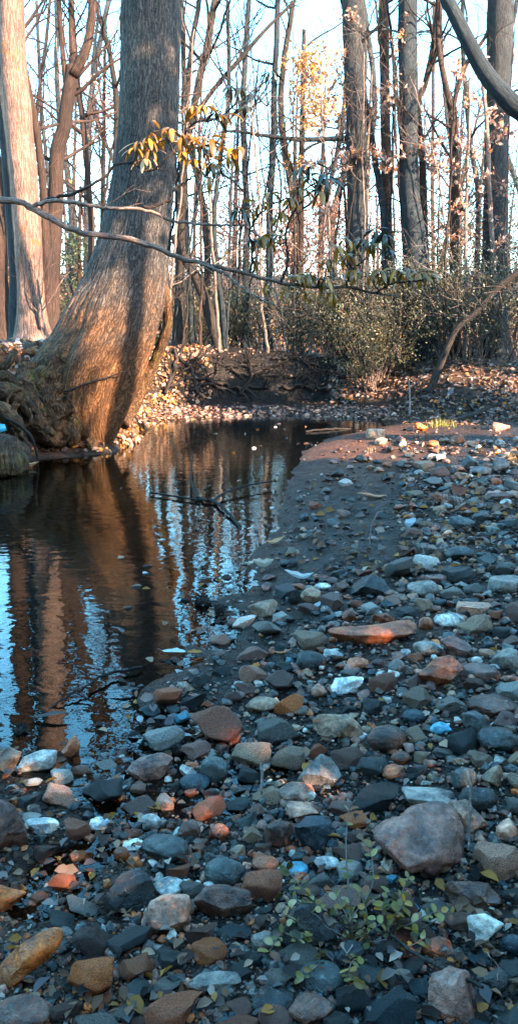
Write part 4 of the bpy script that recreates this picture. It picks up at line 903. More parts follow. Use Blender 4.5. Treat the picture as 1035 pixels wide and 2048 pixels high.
HERO = [
 (862, 1692, 215, 170, 'mauve', 'block', 'biggest mauve boulder with fractured faces, a twig leaning on its right side'),
 (945, 1652, 62, 72, 'pink', 'block', 'pink craggy stone wedged against the right shoulder of the biggest boulder'),
 (635, 1552, 110, 88, 'grey', 'wedge', 'pyramid-shaped grey stone with pinkish edges above the leafy seedling'),
 (592, 1580, 78, 40, 'pink', 'round', 'low pinkish stone pressed against the left foot of the grey pyramid stone'),
 (742, 1268, 176, 58, 'rust', 'slab', 'long flat rust-coloured slab lying level above the white tile'),
 (880, 1350, 92, 66, 'rust', 'block', 'tilted rust-orange block below the streaked grey-pink stone'),
 (916, 1298, 78, 54, 'mauve', 'wedge', 'streaked grey-pink stone leaning behind the tilted orange block'),
 (692, 1373, 62, 42, 'white', 'slab', 'bright white flat tile-like stone'),
 (637, 1376, 32, 50, 'pink', 'block', 'upright pinkish stone immediately left of the white tile'),
 (680, 1460, 112, 66, 'buff', 'block', 'lumpy buff stone below the white tile, undercut with black shadow'),
 (772, 1475, 78, 55, 'brown', 'round', 'dark brown stone touching the right end of the lumpy buff stone'),
 (525, 1408, 62, 38, 'buff', 'round', 'low buff stone alone in the mud left of the white tile'),
 (845, 1176, 66, 36, 'grey', 'round', 'smooth grey flat stone on the upper gravel above the rust slab'),
 (898, 1238, 62, 32, 'pale', 'round', 'pale banded stone with a curved top at the right of the rust slab'),
 (945, 1218, 70, 30, 'pink', 'slab', 'pink flat stone right above the pale banded stone'),
 (850, 1245, 30, 36, 'rust', 'round', 'small rusty pebble between the rust slab and the pale banded stone'),
 (766, 1235, 48, 30, 'rust', 'wedge', 'rusty wedge sitting behind the middle of the long slab'),
 (697, 1230, 28, 30, 'rust', 'round', 'little rust pebble behind the left end of the long slab'),
 (855, 1294, 60, 32, 'grey', 'round', 'grey stone under the right end of the long rust slab'),
 (960, 1343, 78, 30, 'mauve', 'slab', 'long mauve stone right of the tilted orange block'),
 (952, 1443, 54, 46, 'teal', 'block', 'square grey-green stone at the right, above the wide teal stone'),
 (992, 1476, 84, 50, 'teal', 'round', 'wide teal stone near the right edge under the square grey-green one'),
 (985, 1408, 100, 44, 'brown', 'round', 'broad brown stone by the right edge above the square grey-green one'),
 (827, 1430, 50, 30, 'blue', 'round', 'smooth blue-grey pebble left of the bright blue pebble'),
 (880, 1456, 42, 28, 'bright blue', 'round', 'brightest blue pebble on the gravel'),
 (665, 1308, 44, 28, 'pale', 'wedge', 'pale small wedge under the left part of the rust slab'),
 (622, 1320, 62, 42, 'teal', 'round', 'dark teal stone at the left of the pale small wedge'),
 (715, 1324, 46, 24, 'rust', 'round', 'flattened orange-brown pebble right of the pale small wedge'),
 (792, 1334, 36, 34, 'grey', 'round', 'round grey pebble in the gap between the white tile and the orange block'),
 (1012, 1170, 76, 36, 'grey', 'slab', 'flat grey stone cut by the right edge beside the smooth grey one'),
 (1012, 1320, 60, 54, 'grey', 'round', 'rounded grey stone cut by the right edge under the pink flat stone'),
 (620, 1190, 42, 32, 'buff', 'block', 'tan angular stone beside the spiky seed ball'),
 (525, 1216, 60, 36, 'buff', 'block', 'pale buff crumbly stone alone on the mud left of the seed ball'),
 (645, 1171, 32, 14, 'white', 'round', 'small white pebble above the tan angular stone'),
 (738, 1172, 80, 52, 'dark', 'wedge', 'black wet wedge-shaped stone on the bar'),
 (920, 1047, 58, 32, 'dark', 'block', 'dark angular stone near the bleached stick'),
 (998, 928, 34, 46, 'grey', 'wedge', 'upright pointed grey stone near the right edge'),
 (960, 942, 46, 22, 'grey', 'round', 'flat grey stone left of the upright pointed one'),
 (305, 1540, 102, 66, 'mauve', 'wedge', 'pinkish grey wedge with a shadowed underside by the puddles'),
 (200, 1645, 46, 28, 'white', 'round', 'whitish flat pebble lying on the dark wet stones at left'),
 (303, 1645, 38, 32, 'pale', 'round', 'pale pebble right of the whitish flat one'),
 (12, 1662, 92, 118, 'brown', 'round', 'large brown stone with a rusty rim cut by the left edge'),
 (14, 1800, 78, 54, 'orange', 'wedge', 'small bright orange pointed stone cut by the left edge'),
 (52, 2022, 112, 72, 'brown', 'round', 'brown rounded stone in the bottom left corner'),
 (331, 1836, 102, 92, 'pink', 'block', 'smooth pinkish rounded-square stone, the palest large one at lower left'),
 (337, 1767, 62, 36, 'pale', 'round', 'pale oval pebble just above the rounded-square pink stone'),
 (450, 1813, 116, 76, 'brown', 'round', 'dark brown-and-blue stone right of the rounded-square pink one'),
 (262, 1785, 104, 78, 'dark', 'block', 'wet dark stone upper left of the rounded-square pink one'),
 (428, 1966, 110, 44, 'grey', 'block', 'lumpy blue-grey elongated stone near the bottom centre'),
 (330, 1690, 96, 58, 'teal', 'round', 'low dark teal stone beneath the pale pebble'),
 (450, 1740, 84, 60, 'teal', 'round', 'rounded green-grey stone above the dark brown-and-blue one'),
 (244, 1707, 34, 30, 'orange', 'round', 'upper of two small orange pebbles touching each other'),
 (270, 1724, 32, 36, 'orange', 'round', 'lower of two small orange pebbles touching each other'),
 (137, 1503, 46, 62, 'rust', 'wedge', 'rust-brown shard standing in the shallow water at left'),
 (80, 1522, 88, 62, 'pale', 'slab', 'blue-grey flat stone at the water edge on the left'),
 (12, 1520, 72, 64, 'buff', 'block', 'two-toned stone cut by the left edge beside the flat blue-grey one'),
 (428, 1540, 56, 54, 'teal', 'round', 'smooth teal stone right of the puddles'),
 (388, 1562, 62, 36, 'blue', 'round', 'bluish stone leaning on the smooth teal one'),
 (376, 1540, 34, 46, 'pale', 'wedge', 'whitish upright pebble left of the smooth teal stone'),
 (330, 1602, 38, 48, 'pink', 'block', 'knobbly pink pebble under the pinkish grey wedge'),
 (378, 1655, 46, 60, 'brown', 'wedge', 'pointed brown stone in the middle of the lower gravel'),
 (438, 1664, 42, 36, 'rust', 'round', 'orange-brown pebble right of the pointed brown stone'),
 (476, 1688, 32, 78, 'buff', 'wedge', 'narrow upright buff stone with a tapering tip'),
 (266, 1685, 42, 22, 'pale', 'round', 'pale small flat pebble above the two orange ones'),
 (84, 1650, 72, 24, 'pale', 'slab', 'thin pale sliver of stone on the wet ground at left'),
 (860, 1586, 108, 52, 'grey', 'block', 'long lumpy grey stone just above the biggest boulder'),
 (928, 1556, 54, 48, 'teal', 'round', 'domed green-grey pebble upper right of the long lumpy one'),
 (985, 1552, 48, 44, 'buff', 'block', 'brownish angular pebble beside the domed one'),
 (955, 1594, 78, 52, 'dark', 'round', 'black rounded stone under the domed pebble'),
 (785, 1543, 48, 32, 'rust', 'round', 'orange-brown pebble with a bright spot above the seedling'),
 (800, 1514, 40, 28, 'rust', 'round', 'orange pebble behind the orange-brown one with a bright spot'),
 (945, 1795, 114, 66, 'brown', 'block', 'brick-shaped brown stone with a rusty top under the biggest boulder'),
 (970, 1864, 76, 72, 'pale', 'wedge', 'pale bluish stone tapering downward below the brick-shaped one'),
 (875, 1893, 64, 44, 'rust', 'round', 'rounded orange stone at the right foot of the seedling'),
 (905, 1995, 120, 140, 'mauve', 'block', 'large mauve slab standing at the bottom right'),
 (982, 1962, 66, 70, 'teal', 'block', 'teal stone tucked behind the mauve slab at the bottom right'),
 (558, 1655, 60, 92, 'brown', 'block', 'brown blocky stone left of the seedling top'),
 (604, 1618, 66, 38, 'pink', 'wedge', 'slanted pinkish orange stone under the grey pyramid'),
 (628, 1662, 82, 66, 'blue', 'wedge', 'dark blue angular stone under the slanted pinkish one'),
 (1012, 1655, 46, 66, 'pink', 'block', 'speckled pink stone cut by the right edge beside the boulder'),
 (1022, 1885, 44, 60, 'blue', 'round', 'dark blue stone cut by the right edge near the bottom'),
 (525, 1880, 48, 42, 'grey', 'round', 'rounded grey pebble left of the seedling leaves'),
 (530, 1722, 54, 32, 'rust', 'round', 'brown pebble with an orange end left of the blue angular stone'),
 (592, 1735, 48, 26, 'bright blue', 'slab', 'pale blue chip at the left rim of the seedling'),
 (652, 1722, 54, 26, 'pale', 'round', 'pale blue pebble under the dark blue angular stone'),
 (783, 1757, 26, 24, 'bright blue', 'block', 'tiny sky-blue cube-like pebble among seedling leaves'),
 (610, 1845, 110, 90, 'dark', 'block', 'dark reddish stone hidden under the seedling leaves'),
 (620, 2010, 90, 60, 'brown', 'block', 'brown stone by the bottom edge under the seedling'),
 (545, 1990, 86, 50, 'dark', 'round', 'dark stone right of the lumpy blue-grey one near the bottom'),
 (640, 1945, 90, 50, 'teal', 'slab', 'teal flat stone directly below the seedling'),
 (1005, 1560, 0, 0, '', '', ''),
 (700, 1905, 60, 44, 'teal', 'block', 'teal block with a pale corner under the lowest seedling leaf'),
 (870, 1160, 44, 22, 'mauve', 'slab', 'thin mauve chip behind the smooth grey flat stone'),
 (648, 851, 36, 20, 'orange', 'block', 'sunlit orange stone at the pool end of the bar'),
 (997, 855, 40, 22, 'pink', 'wedge', 'sunlit pink stone near the right edge on the bar top'),
 (842, 855, 28, 20, 'orange', 'block', 'sunlit orange chunk beside the grass tuft'),
 (750, 868, 40, 20, 'buff', 'slab', 'buff flat stone sunlit at the upper bar edge'),
 (918, 1108, 60, 34, 'teal', 'round', 'greenish flat stone in the upper right gravel below the dark angular one'),
]
for k, (a, b, w_, h_, c_, kd, lb) in enumerate(HERO):
    if w_ and lb not in [q[2] for q in OUT]: stone(a, b, w_, h_, c_, lb, 3000 + k * 7, kind=kd, yaw={881: 0}.get(a, 0) or (.28 if (a, b) == (880, 1350) else 0))
NH = len(PLACED)

# prototypes shared by the smaller stones
PROT = []
for k in range(26):
    kd = ['round', 'block', 'wedge', 'wedge'][k % 4]; v, f = rock_shape(6000 + k, 4, {'round': 7, 'block': 12, 'wedge': 16}[kd], {'round': .72, 'block': .56, 'wedge': .48}[kd], .15, .045)
    mb = MB(); mb.add(v, None, f, v[:, :2]); me = mb.mesh('pebble'); me.materials.append(M_STONE); PROT.append((bpy.data.objects.new('pebble', me), kd))
def zone_cols(px, py, r):
    if 870 < py < 1200 and px < 800 + (py - 870) * .05 and r.random() < .75: p = {'brown': 4, 'dark': 3, 'rust': 1.6, 'buff': .8, 'mauve': 1.5, 'teal': 1.5}
    elif py < 900: p = {'orange': 3, 'pink': 3, 'buff': 3, 'pale': 2}
    elif px < 420 and py > 1560: p = {'orange': 2.5, 'rust': 2.5, 'brown': 3, 'dark': 3, 'pink': 1.5, 'teal': 2, 'pale': 1, 'grey': 1.2}
    elif py > 1850: p = {'teal': 4, 'dark': 3.5, 'brown': 2.5, 'rust': 1.2, 'grey': 1.6, 'blue': 2, 'mauve': 1.2}
    else: p = {'teal': 3.2, 'grey': 3.0, 'brown': 3.0, 'rust': 2.4, 'mauve': 3.0, 'pale': 1.8, 'blue': .9, 'buff': 2.6, 'dark': 2.6, 'pink': 2.2, 'orange': .5, 'bright blue': .12}
    k = list(p); w_ = np.array([p[x] for x in k]); return k[r.choice(len(k), p=w_ / w_.sum())]
def density(px, py):
    """0..1: how thickly stones lie at a place of the photo"""
    shore = np.interp(py, [840, 900, 1000, 1120, 1200, 1290, 1400, 1480, 1620], [760, 650, 600, 560, 540, 470, 360, 300, -50])
    if px < shore: return .3 if (py > 1190 and px > shore - 45) else 0
    if 870 < py < 1135 and px < 790 + (py - 870) * .05: return .035
    if 1120 < py < 1420 and px < np.interp(py, [1120, 1250, 1420], [640, 600, 470]): return .26
    if px < 270 and 1690 < py < 1850: return .10
    if px < 260 and 1480 < py < 1640: return .3
    return 1
SHW_ = {'round': 'rounded', 'block': 'blocky', 'wedge': 'angular'}
refs = [('the white tile', 692, 1373), ('the long rust slab', 742, 1268), ('the tilted orange block', 880, 1350), ('the biggest boulder', 862, 1692), ('the grey pyramid stone', 635, 1552), ('the lumpy buff stone', 680, 1460), ('the rounded-square pink stone', 331, 1836),
        ('the long orange stone', 58, 1922), ('the pinkish grey wedge', 305, 1540), ('the lumpy blue-grey stone', 428, 1966), ('the large mauve slab', 905, 1995), ('the pale bluish stone', 970, 1864), ('the black wet wedge', 738, 1172), ('the smooth grey flat stone', 845, 1176),
        ('the square grey-green stone', 952, 1443), ('the bleached stick', 905, 975), ('the brown stone in the corner', 52, 2022), ('the pointed brown stone', 378, 1655), ('the brightest blue pebble', 880, 1456), ('the smooth teal stone', 428, 1540), ('the dark reddish stone', 610, 1845), ('the flat grey edge stone', 1012, 1170)]
rng = np.random.default_rng(2024); spots = []
tot = 300 - NH
cells = np.array([(a, b, max(c, 8), max(d, 6)) for a, b, c, d in PLACED])
for smin, smax, m in ((64, 105, 34), (46, 64, 80), (31, 46, tot - 114)):
    tries = 0; got = 0
    while got < m and tries < 9000:
        tries += 1; px = rng.uniform(-15, 1050); py = rng.uniform(905, 2060); s = rng.uniform(smin, smax) * np.interp(py, [900, 1200, 1500, 2048], [.70, .92, 1.08, 1.2])
        if py < 1120 and s > 40: continue
        if rng.random() > density(px, py): continue
        hh = s * rng.uniform(.5, .8)
        if np.any((np.abs(cells[:, 0] - px) / (cells[:, 2] * .95 + s * .36)) ** 2 + (np.abs(cells[:, 1] - py) / (cells[:, 3] * .95 + hh * .36)) ** 2 < 1): continue
        cells = np.vstack([cells, (px, py, s / 2, hh / 2)]); spots.append((px, py, s, hh)); got += 1
used = {}
info = []
for k, (px, py, s, hh) in enumerate(spots):
    c = zone_cols(px, py, rng); o, kd = PROT[int(rng.integers(0, 26))]
    j = int(np.argmin([math.hypot(px - r[1], py - r[2]) for r in refs])); dx, dy = px - refs[j][1], py - refs[j][2]
    side = ('below' if dy > 0 else 'above') if abs(dy) > 1.7 * abs(dx) else (('right of' if dx > 0 else 'left of') if abs(dx) > 1.7 * abs(dy) else ('lower right of' if dx > 0 else 'lower left of') if dy > 0 else ('upper right of' if dx > 0 else 'upper left of'))
    size = 'fist-sized' if s > 52 else ('mid-sized' if s > 36 else 'small'); cn = {'teal': 'teal-grey', 'bright blue': 'bright blue', 'blue': 'dark blue', 'rust': 'rust', 'buff': 'buff'}.get(c, c)
    info.append([px, py, s, hh, c, o, f'{size} {cn} {SHW_[kd]} stone', side, j, math.hypot(dx, dy)])
groups = {}
for n_, t in enumerate(info): groups.setdefault((t[6], t[7], t[8]), []).append((t[9], n_))
rank = {}
for key, l in groups.items():
    for r_, (_, n_) in enumerate(sorted(l)): rank[n_] = r_
for n_, (px, py, s, hh, c, o, d_, side, j, _) in enumerate(info):
    r_ = rank[n_]; rk = '' if len(groups[(d_, side, j)]) == 1 else ('nearest ' if r_ == 0 else ords[r_] + ' nearest ')
    stone(px, py, s, hh, c, f'{rk}{d_} {side} {refs[j][0]}', 8000 + n_, mesh=o, tilt=(rng.uniform(-.25, .25), rng.uniform(-.3, .3)), name='pebble')

# gravel too small and many to count
v1 = [rock_shape(9000 + k, 3, 9, .62, .12, .05) for k in range(14)]; v1s = [rock_shape(9100 + k, 1, 4, .82, .08, .0) for k in range(10)]
def gravel(n, xr, yr, srange, protos, dens, seed, cfun, fixed=None, zoff=.1):
    r = np.random.default_rng(seed); px = r.uniform(*xr, n); py = r.uniform(*yr, n)
    keep = np.array([r.random() < dens(a, b) for a, b in zip(px, py)]); px, py = px[keep], py[keep]; P, ok = hit(px, py); P = P[ok]; px = px[ok]; py = py[ok]
    mb = MB(); sz = r.uniform(srange[0] ** .5, srange[1] ** .5, len(P)) ** 2 * (P[:, 1] * CP + (CAMZ - P[:, 2]) * SP) / F * .5
    for k in range(len(P)):
        v, f = protos[k % len(protos)]; a = r.uniform(0, 6.28); ca, sa = math.cos(a), math.sin(a); w_ = v * np.array([1, r.uniform(.6, 1), r.uniform(.4, .8)]) * sz[k]
        w_ = np.stack([w_[:, 0] * ca - w_[:, 1] * sa, w_[:, 0] * sa + w_[:, 1] * ca, w_[:, 2]], -1)
        mb.add(w_ + P[k] + [0, 0, sz[k] * zoff * 2], None, f, None, np.array(COLS[cfun(px[k], py[k], r)]) * r.uniform(.35, 1.1))
    return mb
def dg(a, b): 
    d = density(a, b); return min(1, d + (.26 if d < .05 else .18)) if (b > 1450 or a > np.interp(b, [840, 1000, 1200, 1400], [720, 590, 500, 330])) else 0
mb = gravel(6000, (-220, 1250), (880, 2120), (12, 30), v1, dg, 1, zone_cols, zoff=.15)
tag(mb.build('gravel', M_GRAV), kind='stuff')
mb = gravel(17000, (-220, 1250), (880, 2120), (3.5, 11), v1s, dg, 2, zone_cols, zoff=.2)
tag(mb.build('grit', M_GRAV), kind='stuff')
def fardens(a, b): return 1 if (a > 255 and a < 800) else 0
mb = gravel(650, (240, 800), (812, 842), (5, 14), v1s, fardens, 3, lambda a, b, r: ['mauve', 'buff', 'brown', 'pink', 'brown', 'dark'][r.integers(6)])
tag(mb.build('far_gravel', M_GRAV), kind='stuff')
# ------------------------------------------------------------------ fallen leaves, sticks, roots, seed balls, seedling
rng = np.random.default_rng(303)
def litter(n, xr, yr, size, cols, seed, dens=None, lift=.012, flat=.75):
    r = np.random.default_rng(seed); px = r.uniform(*xr, n); py = r.uniform(*yr, n)
    if dens: k = np.array([r.random() < dens(a, b) for a, b in zip(px, py)]); px, py = px[k], py[k]
    P, ok = hit(px, py); P = P[ok & (1 > 0)]; P = P[P[:, 1] < 45]; P = P[fbm(P[:, 0] * 1.6, P[:, 1] * 1.6, 3, 81) + .12 > r.uniform(-.18, .22, len(P))]
    e = .05; gx = (ground_h(P[:, 0] + e, P[:, 1]) - ground_h(P[:, 0] - e, P[:, 1])) / (2 * e); gy = (ground_h(P[:, 0], P[:, 1] + e) - ground_h(P[:, 0], P[:, 1] - e)) / (2 * e)
    nn = norm(np.stack([-gx, -gy, np.ones(len(P))], -1)); P = P + nn * r.uniform(.003, lift * 2.5, (len(P), 1)); mb = MB()
    w = np.maximum(P[:, 1:2] * 0, 0); leaves(mb, P, size * r.uniform(.45, 1.35, len(P)), r, cols, .62, 0, .5, .4, normals=nn + r.normal(0, (1 - flat) * .8, nn.shape)); return mb
LIT = [(.34, .15, .08), (.26, .12, .07), (.45, .25, .16), (.18, .085, .05), (.55, .36, .28), (.10, .05, .035), (.46, .18, .04)]
LITB = [(.09, .05, .04), (.05, .03, .025), (.20, .13, .11), (.03, .022, .02), (.15, .12, .12), (.32, .22, .19)]
for args, nm in (((9000, (-60, 420), (560, 905), .085, LIT, 1), 'leaf_litter'), ((10000, (660, 1120), (640, 850), .085, LITB + LITB + LIT, 2), 'leaf_litter'), ((3000, (250, 820), (640, 842), .075, LITB + LIT[:4], 3, lambda a, b: .05 if (330 < a < 730 and 725 < b < 806) else .6), 'leaf_litter')):
    tag(litter(*args).build(nm, M_DRY), kind='stuff')
tag(litter(4600, (540, 1090), (835, 1150), .055, LIT + LITB, 4, lambda a, b: (.9 if a > 800 else .16) * (1 if a > np.interp(b, [840, 900, 1000, 1150], [720, 640, 600, 560]) else 0)).build('leaf_litter', M_DRY), kind='stuff')
tag(litter(900, (200, 360), (770, 895), .09, LIT + [(.75, .45, .3), (.7, .3, .06)], 6, lambda a, b: a > np.interp(b, [770, 900], [275, 225])).build('leaf_litter', M_DRY), kind='stuff')
def shore_d(a, b):
    s_ = np.interp(b, [860, 905, 950, 1000, 1050, 1120, 1180, 1240, 1290, 1385, 1470, 1610], [690, 600, 583, 566, 545, 510, 480, 432, 400, 335, 300, 215]); return math.exp(-((a - s_) / 32) ** 2)
tag(litter(2600, (200, 760), (862, 1600), .035, LITB + [(.42, .36, .34), (.5, .46, .44), (.3, .2, .16)], 8, shore_d).build('leaf_crumbs', M_DRY), kind='stuff')
tag(litter(3200, (-40, 1080), (1150, 2048), .027, LITB + LIT, 7, lambda a, b: .8 if a > 620 or b > 1500 else .2).build('leaf_crumbs', M_DRY), kind='stuff')

r_ = np.random.default_rng(91); n_ = 420; fx = r_.uniform(230, 640, n_); fy = 845 + 560 * r_.random(n_) ** 1.5; sh_ = np.interp(fy, [840, 905, 1000, 1120, 1290, 1400], [720, 600, 566, 510, 400, 330]); kp = (fx < sh_) & (r_.random(n_) < np.exp(-(sh_ - fx) / 70) + .06)
FP = np.array([at_z(a, b, .004) for a, b in zip(fx[kp], fy[kp])]); mb = MB(); leaves(mb, FP, .035 + .004 * FP[:, 1], r_, LITB + LIT + [(.5, .46, .44)], .6, 0, .3, .3, normals=np.tile([0, 0, 1.], (len(FP), 1)) + r_.normal(0, .05, (len(FP), 3)))
tag(mb.build('leaf_crumbs', M_DRY), kind='stuff')
def stick(pts, label, mat, name='stick', cat='stick', grp=None, ground=True, lift=.01, n=22, sides=7, kids=0, seed=1, base=None, wob=.0007):
    r = np.random.default_rng(seed); P = []
    for p in pts:
        if ground: q = hit1(p[0], p[1]); q = q + [0, 0, lift + (p[3] if len(p) > 3 else 0)]
        else: q = at_y(p[0], p[1], p[3])
        P.append([*q, p[2] * q[1] / F / 2])
    P = smooth_path(np.array(P), n); P[:, :3] += r.normal(0, wob, (n, 3)); mb = MB(); tube(mb, P[:, :3], np.maximum(P[:, 3], .0008), sides, None, True, 1., .07, r)
    for k in range(kids):
        i = r.integers(4, n - 2); grow(mb, P[i, :3], rot_off(norm(P[i, :3] - P[i - 1, :3]), .7, r), r.uniform(.15, .3) * P[i, 1] / 6, P[i, 3] * .6, 1, r, .02, .15, (2, 2), rmin=.0015)
    b = P[0, :3]; o = mb.build(name, mat, loc=tuple(b)); return tag(o, label, cat, grp)
stick([(862, 1000, 9), (885, 990, 9), (912, 976, 9), (930, 962, 8), (943, 944, 6), (950, 930, 3)], 'bleached curved stick lying on the upper gravel at right', B_TWIG, seed=2, kids=2)
stick([(522, 1545, 7), (524, 1575, 7), (522, 1605, 6)], 'short straight grey twig upright in the stones left of the grey pyramid', B_TWIG, 'twig', seed=3, lift=.03)
stick([(935, 1622, 6, .09), (936, 1660, 7, .07), (934, 1722, 6, .02)], 'thin straight twig leaning on the right side of the biggest boulder', B_TWIG, 'twig', seed=4)
stick([(780, 1905, 8, .03), (830, 1945, 9, .03), (900, 2000, 9, .05), (960, 2044, 8, .06)], 'dark slim stick slanting from the seedling to the bottom right corner', B_DARK, 'twig', seed=5)
stick([(955, 1945, 3, .05), (975, 1970, 3, .05), (990, 1990, 3, .05), (988, 2020, 2, .05)], 'thin pale bent grass stalk at the bottom right', B_TWIG, 'grass_stalk', 'stalk', seed=6, sides=4)
stick([(738, 1104, 2.5, .0), (742, 1080, 2.5, .10), (760, 1066, 2.5, .14), (790, 1068, 2, .12), (812, 1076, 2, .08)], 'pale dry grass blade arching over the bar', B_TWIG, 'grass_stalk', 'stalk', seed=7, sides=4, lift=.0)
stick([(800, 1090, 2), (825, 1105, 2, .06), (842, 1125, 2, .08), (848, 1140, 1.5, .02)], 'short dry grass blade curving beside the arching one', B_TWIG, 'grass_stalk', 'stalk', seed=8, sides=4)
stick([(818, 832, 5, .0), (818, 812, 4, .12), (816, 790, 3, .3)], 'thin bleached stake upright at the end of the bar', B_TWIG, 'twig', 'stick', seed=9, lift=0)
stick([(1000, 812, 12), (960, 828, 12), (915, 843, 10), (880, 850, 6)], 'mossy fallen branch at the foot of the leafy right bank', B_DARK, seed=10, kids=2, lift=.04)
# forked twig standing out of the pool
def wet(pts, label, seed, sub=()):
    r = np.random.default_rng(seed); P = smooth_path(np.array([[*at_z(a, b, z), w_ / 2 * at_z(a, b, 0)[1] / F] for a, b, z, w_ in pts]), 26); mb = MB(); P[:, :3] += r.normal(0, .003, (26, 3)); tube(mb, P[:, :3], P[:, 3], 6, None, True)
    for s in sub: Q = smooth_path(np.array([[*at_z(a, b, z), w_ / 2 * at_z(a, b, 0)[1] / F] for a, b, z, w_ in s]), 14); tube(mb, Q[:, :3], Q[:, 3], 5, None, True)
    o = mb.build('twig', B_DARK, loc=tuple(P[0, :3])); tag(o, label, 'stick')
wet([(385, 992, -.02, 7), (408, 1000, .02, 7), (428, 1003, .02, 7), (460, 1030, .02, 6), (492, 1074, -.01, 4)], 'forked dark twig breaking the water surface, its main arm pointing to the bar', 21,
    [[(425, 1002, .02, 6), (450, 985, .04, 5), (490, 972, .05, 4), (545, 962, .05, 3)], [(395, 995, .02, 5), (382, 960, .08, 4), (384, 905, .12, 3)], [(300, 985, .02, 4), (345, 992, .02, 4), (400, 1000, .02, 4)]])
wet([(95, 1420, .0, 5), (150, 1385, .02, 5), (215, 1350, .02, 6), (285, 1335, .01, 6)], 'bent dark twig lying in the shallows above the puddles', 22, [[(150, 1385, .02, 4), (180, 1400, .01, 3)]])
wet([(700, 858, .0, 4), (660, 858, .02, 4), (610, 862, .02, 4)], 'thin twig half sunk by the far end of the bar', 23)

# dead branches heaped under the far bank
grp = 'dead branches heaped at the far bank'
far = [((345, 768), (400, 745), (470, 742)), ((330, 790), (380, 770), (440, 778)), ((360, 745), (385, 765), (395, 800)), ((400, 735), (440, 742), (520, 760)), ((455, 750), (500, 765), (560, 758)), ((430, 775), (480, 790), (540, 785)), ((520, 775), (570, 765), (625, 772)), ((545, 742), (590, 738), (640, 745)),
       ((560, 790), (610, 785), (660, 792)), ((410, 800), (430, 770), (440, 740)), ((480, 800), (500, 770), (495, 735)), ((330, 800), (350, 760), (352, 735)), ((600, 770), (640, 760), (690, 765)), ((380, 790), (420, 785), (470, 800))]
where = ['top left of the heap', 'lowest on the left end of the heap', 'slanting down at the heap left end', 'along the heap top right of the leaning sapling', 'mid heap left of the undercut', 'low in the heap centre', 'across the undercut hollow', 'highest, above the undercut hollow', 'lowest under the undercut', 'upright beside the leaning sapling', 'upright in the heap centre', 'upright at the heap left end', 'reaching to the dark hanging shrub', 'just above the pale far gravel']
for k, (p, wh) in enumerate(zip(far, where)):
    stick([(a, b, 3 + 2.2 * ((k * 7) % 3), .05) for a, b in p], f'dark dead branch {wh}', B_DARK, 'dead_branch', 'branch', grp, lift=.08, seed=60 + k, kids=6, wob=.02, n=16)

# single fallen leaves near the water
def big_leaf(px, py, w, ang, cols, label, seed, curl=.35, asp=.4, z=None, lift=.012, name='fallen_leaf'):
    r = np.random.default_rng(seed); p = hit1(px, py) if z is None else at_z(px, py, z); p = p + [0, 0, lift]; L = w * (p[1] * CP + (CAMZ - p[2]) * SP) / F; m = 12
    t = np.linspace(0, 1, m); prof_ = np.sin(PI * np.clip(t * .96 + .02, 0, 1)) ** .8 * L * asp / 2 * (1 + .12 * np.sin(t * 17 + seed)); sp = np.stack([(t - .5) * L, 0 * t, curl * L * (2 * t - 1) ** 2 * .4 + .05 * L * np.sin(t * 5 + seed)], -1)
    cols_ = []
    for j, s in enumerate((-1, -.5, 0, .5, 1)): cols_.append(sp + np.stack([0 * t, s * prof_, abs(s) ** 1.5 * prof_ * curl * 1.3], -1))
    V = np.stack(cols_, 1).reshape(-1, 3); ca, sa = math.cos(ang), math.sin(ang); V = np.stack([V[:, 0] * ca - V[:, 1] * sa, V[:, 0] * sa + V[:, 1] * ca, V[:, 2]], -1) + p
    i = (np.arange(m - 1)[:, None] * 5 + np.arange(4)[None]); q = np.stack([i, i + 1, i + 6, i + 5], -1).reshape(-1, 4); mb = MB(); mb.add(V, q, None, None, cols)
    st = np.array([V[2], V[2] - (V[7] - V[2]) * 2 + [0, 0, .004]]); tube(mb, st, [.001, .0008], 4, np.array(cols) * .6); o = mb.build(name, M_DRY, loc=tuple(p)); return tag(o, label, 'leaf')
big_leaf(498, 1132, 26, .9, (.66, .55, .42), 'small oval buff leaf standing at the water edge beside the bar', 1, .5, .5)
big_leaf(526, 1136, 42, .1, (.62, .45, .34), 'curled pale tan leaf right of the small oval one', 2, .7, .7)
big_leaf(548, 1088, 46, .5, (.70, .34, .16), 'orange-tan leaf pointing up the bar at its water edge', 3, .4, .4)
big_leaf(818, 1058, 40, .9, (.55, .62, .66), 'pale grey folded leaf standing on the upper gravel', 4, .9, .5)
big_leaf(348, 1311, 50, -.2, (.75, .76, .78), 'whitish leaf floating in the shallows below the leaning tree reflection', 5, .25, .42, z=.004)
big_leaf(390, 1312, 30, .3, (.62, .24, .06), 'rust-orange leaf scrap touching the whitish floating leaf', 6, .3, .6, z=.006)
big_leaf(597, 1160, 58, -.1, (.66, .62, .58), 'torn pale leaf lying above the spiky seed ball', 7, .6, .4)
big_leaf(630, 1218, 34, .9, (.60, .60, .60), 'grey-white leaf leaning under the tan angular stone', 8, .5, .4)
big_leaf(367, 1478, 58, -.9, (.50, .46, .44), 'left arm of a grey split leaf forming a V by the puddles', 9, .25, .26, lift=.02)
big_leaf(415, 1463, 74, .75, (.62, .52, .45), 'right arm of the grey split leaf forming a V by the puddles', 10, .25, .22, lift=.03)
big_leaf(458, 1182, 24, 1.2, (.60, .68, .72), 'pale small leaf upright in the water by the dark debris', 11, .6, .5, z=.01)
big_leaf(1000, 1000, 60, .2, (.62, .40, .34), 'pinkish crumpled leaf right of the bleached stick', 12, .6, .5)
big_leaf(742, 996, 60, .05, (.60, .28, .16), 'orange flat leaf left of the bleached stick end', 13, .25, .4)
big_leaf(510, 1340, 26, 1.1, (.70, .26, .06), 'small bright orange leaf alone on the dark mud', 14, .6, .6)
